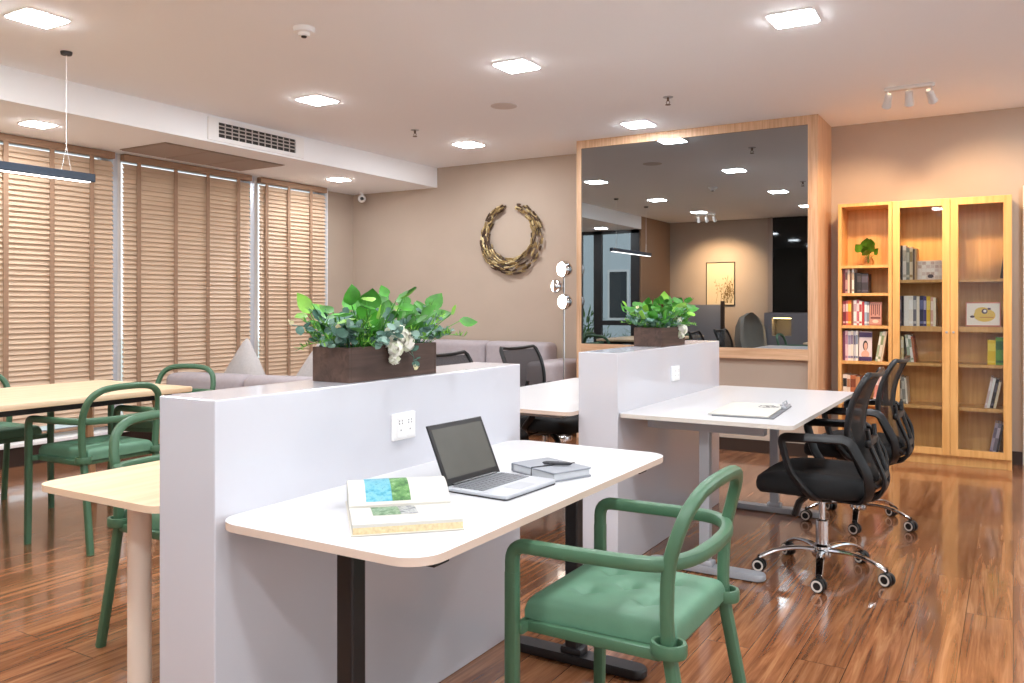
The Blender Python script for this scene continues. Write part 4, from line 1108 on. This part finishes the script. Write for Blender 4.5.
# rounded lounge chair
t = thing('lounge_chair', 'grey rounded high backed lounge chair, seen in the mirror', 'chair', (-3.72, -.28, 0), R(25))
M_lounge = mat('grey_lounge_fabric', '8b877f', .9, bump=.2, bscale=250)
MB().box(-.3, .3, -.28, .28, .22, .42, 0, .08, seg=4).build('seat', M_lounge, t)
vs = []; fs = []; n = 22
pr = [(.36, .26, 1.0), (.42, .30, .9), (.62, .33, .82), (.85, .31, .78), (1.0, .25, .62), (1.07, .14, .3)]
for (z, rad, wid) in pr:
    for off in (0, -.07):
        for j in range(n + 1):
            a = R(90 - 105 * wid + 210 * wid * j / n) + R(90); r_ = rad + off
            vs.append((r_ * math.cos(a) + .02, r_ * math.sin(a), z - (off * .2)))
k = n + 1
for i in range(len(pr) - 1):
    for l in (0, 1):
        for j in range(n):
            a = (2 * i + l) * k + j; b_ = (2 * i + 2 + l) * k + j; fs.append((a, a + 1, b_ + 1, b_))
    a = 2 * i * k; b_ = (2 * i + 2) * k
    fs += [(a, b_, b_ + k, a + k), (a + n, a + k + n, b_ + k + n, b_ + n)]
for j in range(n):
    a = (2 * (len(pr) - 1)) * k + j; fs.append((a, a + 1, a + k + 1, a + k)); fs.append((j, j + k, j + k + 1, j + 1))
MB().add(vs, fs).build('shell_back', M_lounge, t, smooth=60)
for a in (45, 135, 225, 315): MB().tube([(.2 * math.cos(R(a)), .2 * math.sin(R(a)), .24), (.26 * math.cos(R(a)), .26 * math.sin(R(a)), 0)], .014, 8).build('leg', M_oakleg, t)
# dark glass panel over a grey cabinet with a lit niche
t = thing('wall_cabinet', 'grey cabinet with a warm lit niche under the dark glass, seen in the mirror', 'cabinet', (0, 0, 0))
m = MB(); Mg = mat('grey_cabinet', '77757a', .5)
X0, X1 = -3.63, -1.0
m.box(X0, -3.5, SY, -.60, 0, 1.08).box(-3.18, X1, SY, -.60, 0, 1.08).box(-3.5, -3.18, SY, -.60, 0, .69).box(-3.5, -3.18, SY, -.60, .99, 1.08).box(-3.5, -3.18, SY, -.90, .69, .99)
m.build('cabinet_body', Mg, t, smooth=0)
MB().box(-3.48, -3.20, -.68, -.63, .982, .989).build('niche_light', emis('niche_lamp_glow', (1, .6, .2, 1), 45), t, smooth=0)
t = thing('glass_wall_panel', 'tall dark glass panel on the wall, seen in the mirror', 'panel', (0, 0, 0))
MB().box(-3.55, X1, SY, -.86, 1.09, CZ - .01).build('dark_glass', M_dkglass, t, smooth=0)
MB().box(X0, -3.55, SY, -.84, 1.085, CZ - .005).build('side_trim', M_taupepanel, t, smooth=0)
# shrubs outside the bay window
def shrub(x, y, z, r_, seed, label):
    t = thing('shrub', label, 'shrub', (x, y, z), 0, 'shrubs outside the bay window')
    q = random.Random(seed); m = MB(); s_ = MB()
    for i in range(9):
        d = Vector((q.uniform(-.7, .7), q.uniform(-.7, .7), 1)).normalized(); s_.tube([(0, 0, 0), d * r_ * .9], .012, 5)
    for i in range(260):
        d = Vector((q.gauss(0, 1), q.gauss(0, 1), abs(q.gauss(0, 1)))).normalized() * r_ * q.uniform(.4, 1)
        leaf(m, d + Vector((0, 0, .05)), Vector((d.x, d.y, q.uniform(-.2, .6))), (0, 0, 1), q.uniform(.12, .2), .05, R(40), 0, (.2, .9, 1, .7, 0), .2)
    s_.build('stems', M_fern, t); m.build('foliage', mat('outdoor_leaf', '54793f', .5, var=.4, vscale=10), t, smooth=60)
shrub(-6.0, -1.9, .3, .8, 2, 'bushy green shrub standing outside the wider bay window pane')
shrub(-7.7, -1.7, .3, .75, 5, 'bushy green shrub standing outside the narrow bay window pane')

# ------------------------------------------------------------------ daylight, camera, colour management
wd = bpy.data.worlds.new('sky'); bpy.context.scene.world = wd; wd.use_nodes = True
bg = wd.node_tree.nodes['Background']; bg.inputs['Color'].default_value = (.86, .93, 1, 1); bg.inputs['Strength'].default_value = 1.1
cam = bpy.data.cameras.new('camera'); cam.sensor_width = 36; cam.lens = 832.29 / 1024 * 36
cam.shift_y = -(341.5 - 304.44) / 1024; cam.clip_start = .05
co = bpy.data.objects.new('camera', cam); C.objects.link(co)
co.location = (0, 0, 1.22); co.rotation_euler = (R(90), 0, R(31.0615))
sc = bpy.context.scene; sc.camera = co
sc.view_settings.view_transform = 'Standard'; sc.view_settings.look = 'None'; sc.view_settings.gamma = 1; sc.view_settings.use_curve_mapping = False
sc.view_settings.exposure = 0.82
sc.cycles.use_denoising = True; sc.cycles.max_bounces = 8; sc.cycles.diffuse_bounces = 5; sc.cycles.transparent_max_bounces = 16
sc.cycles.sample_clamp_indirect = 6
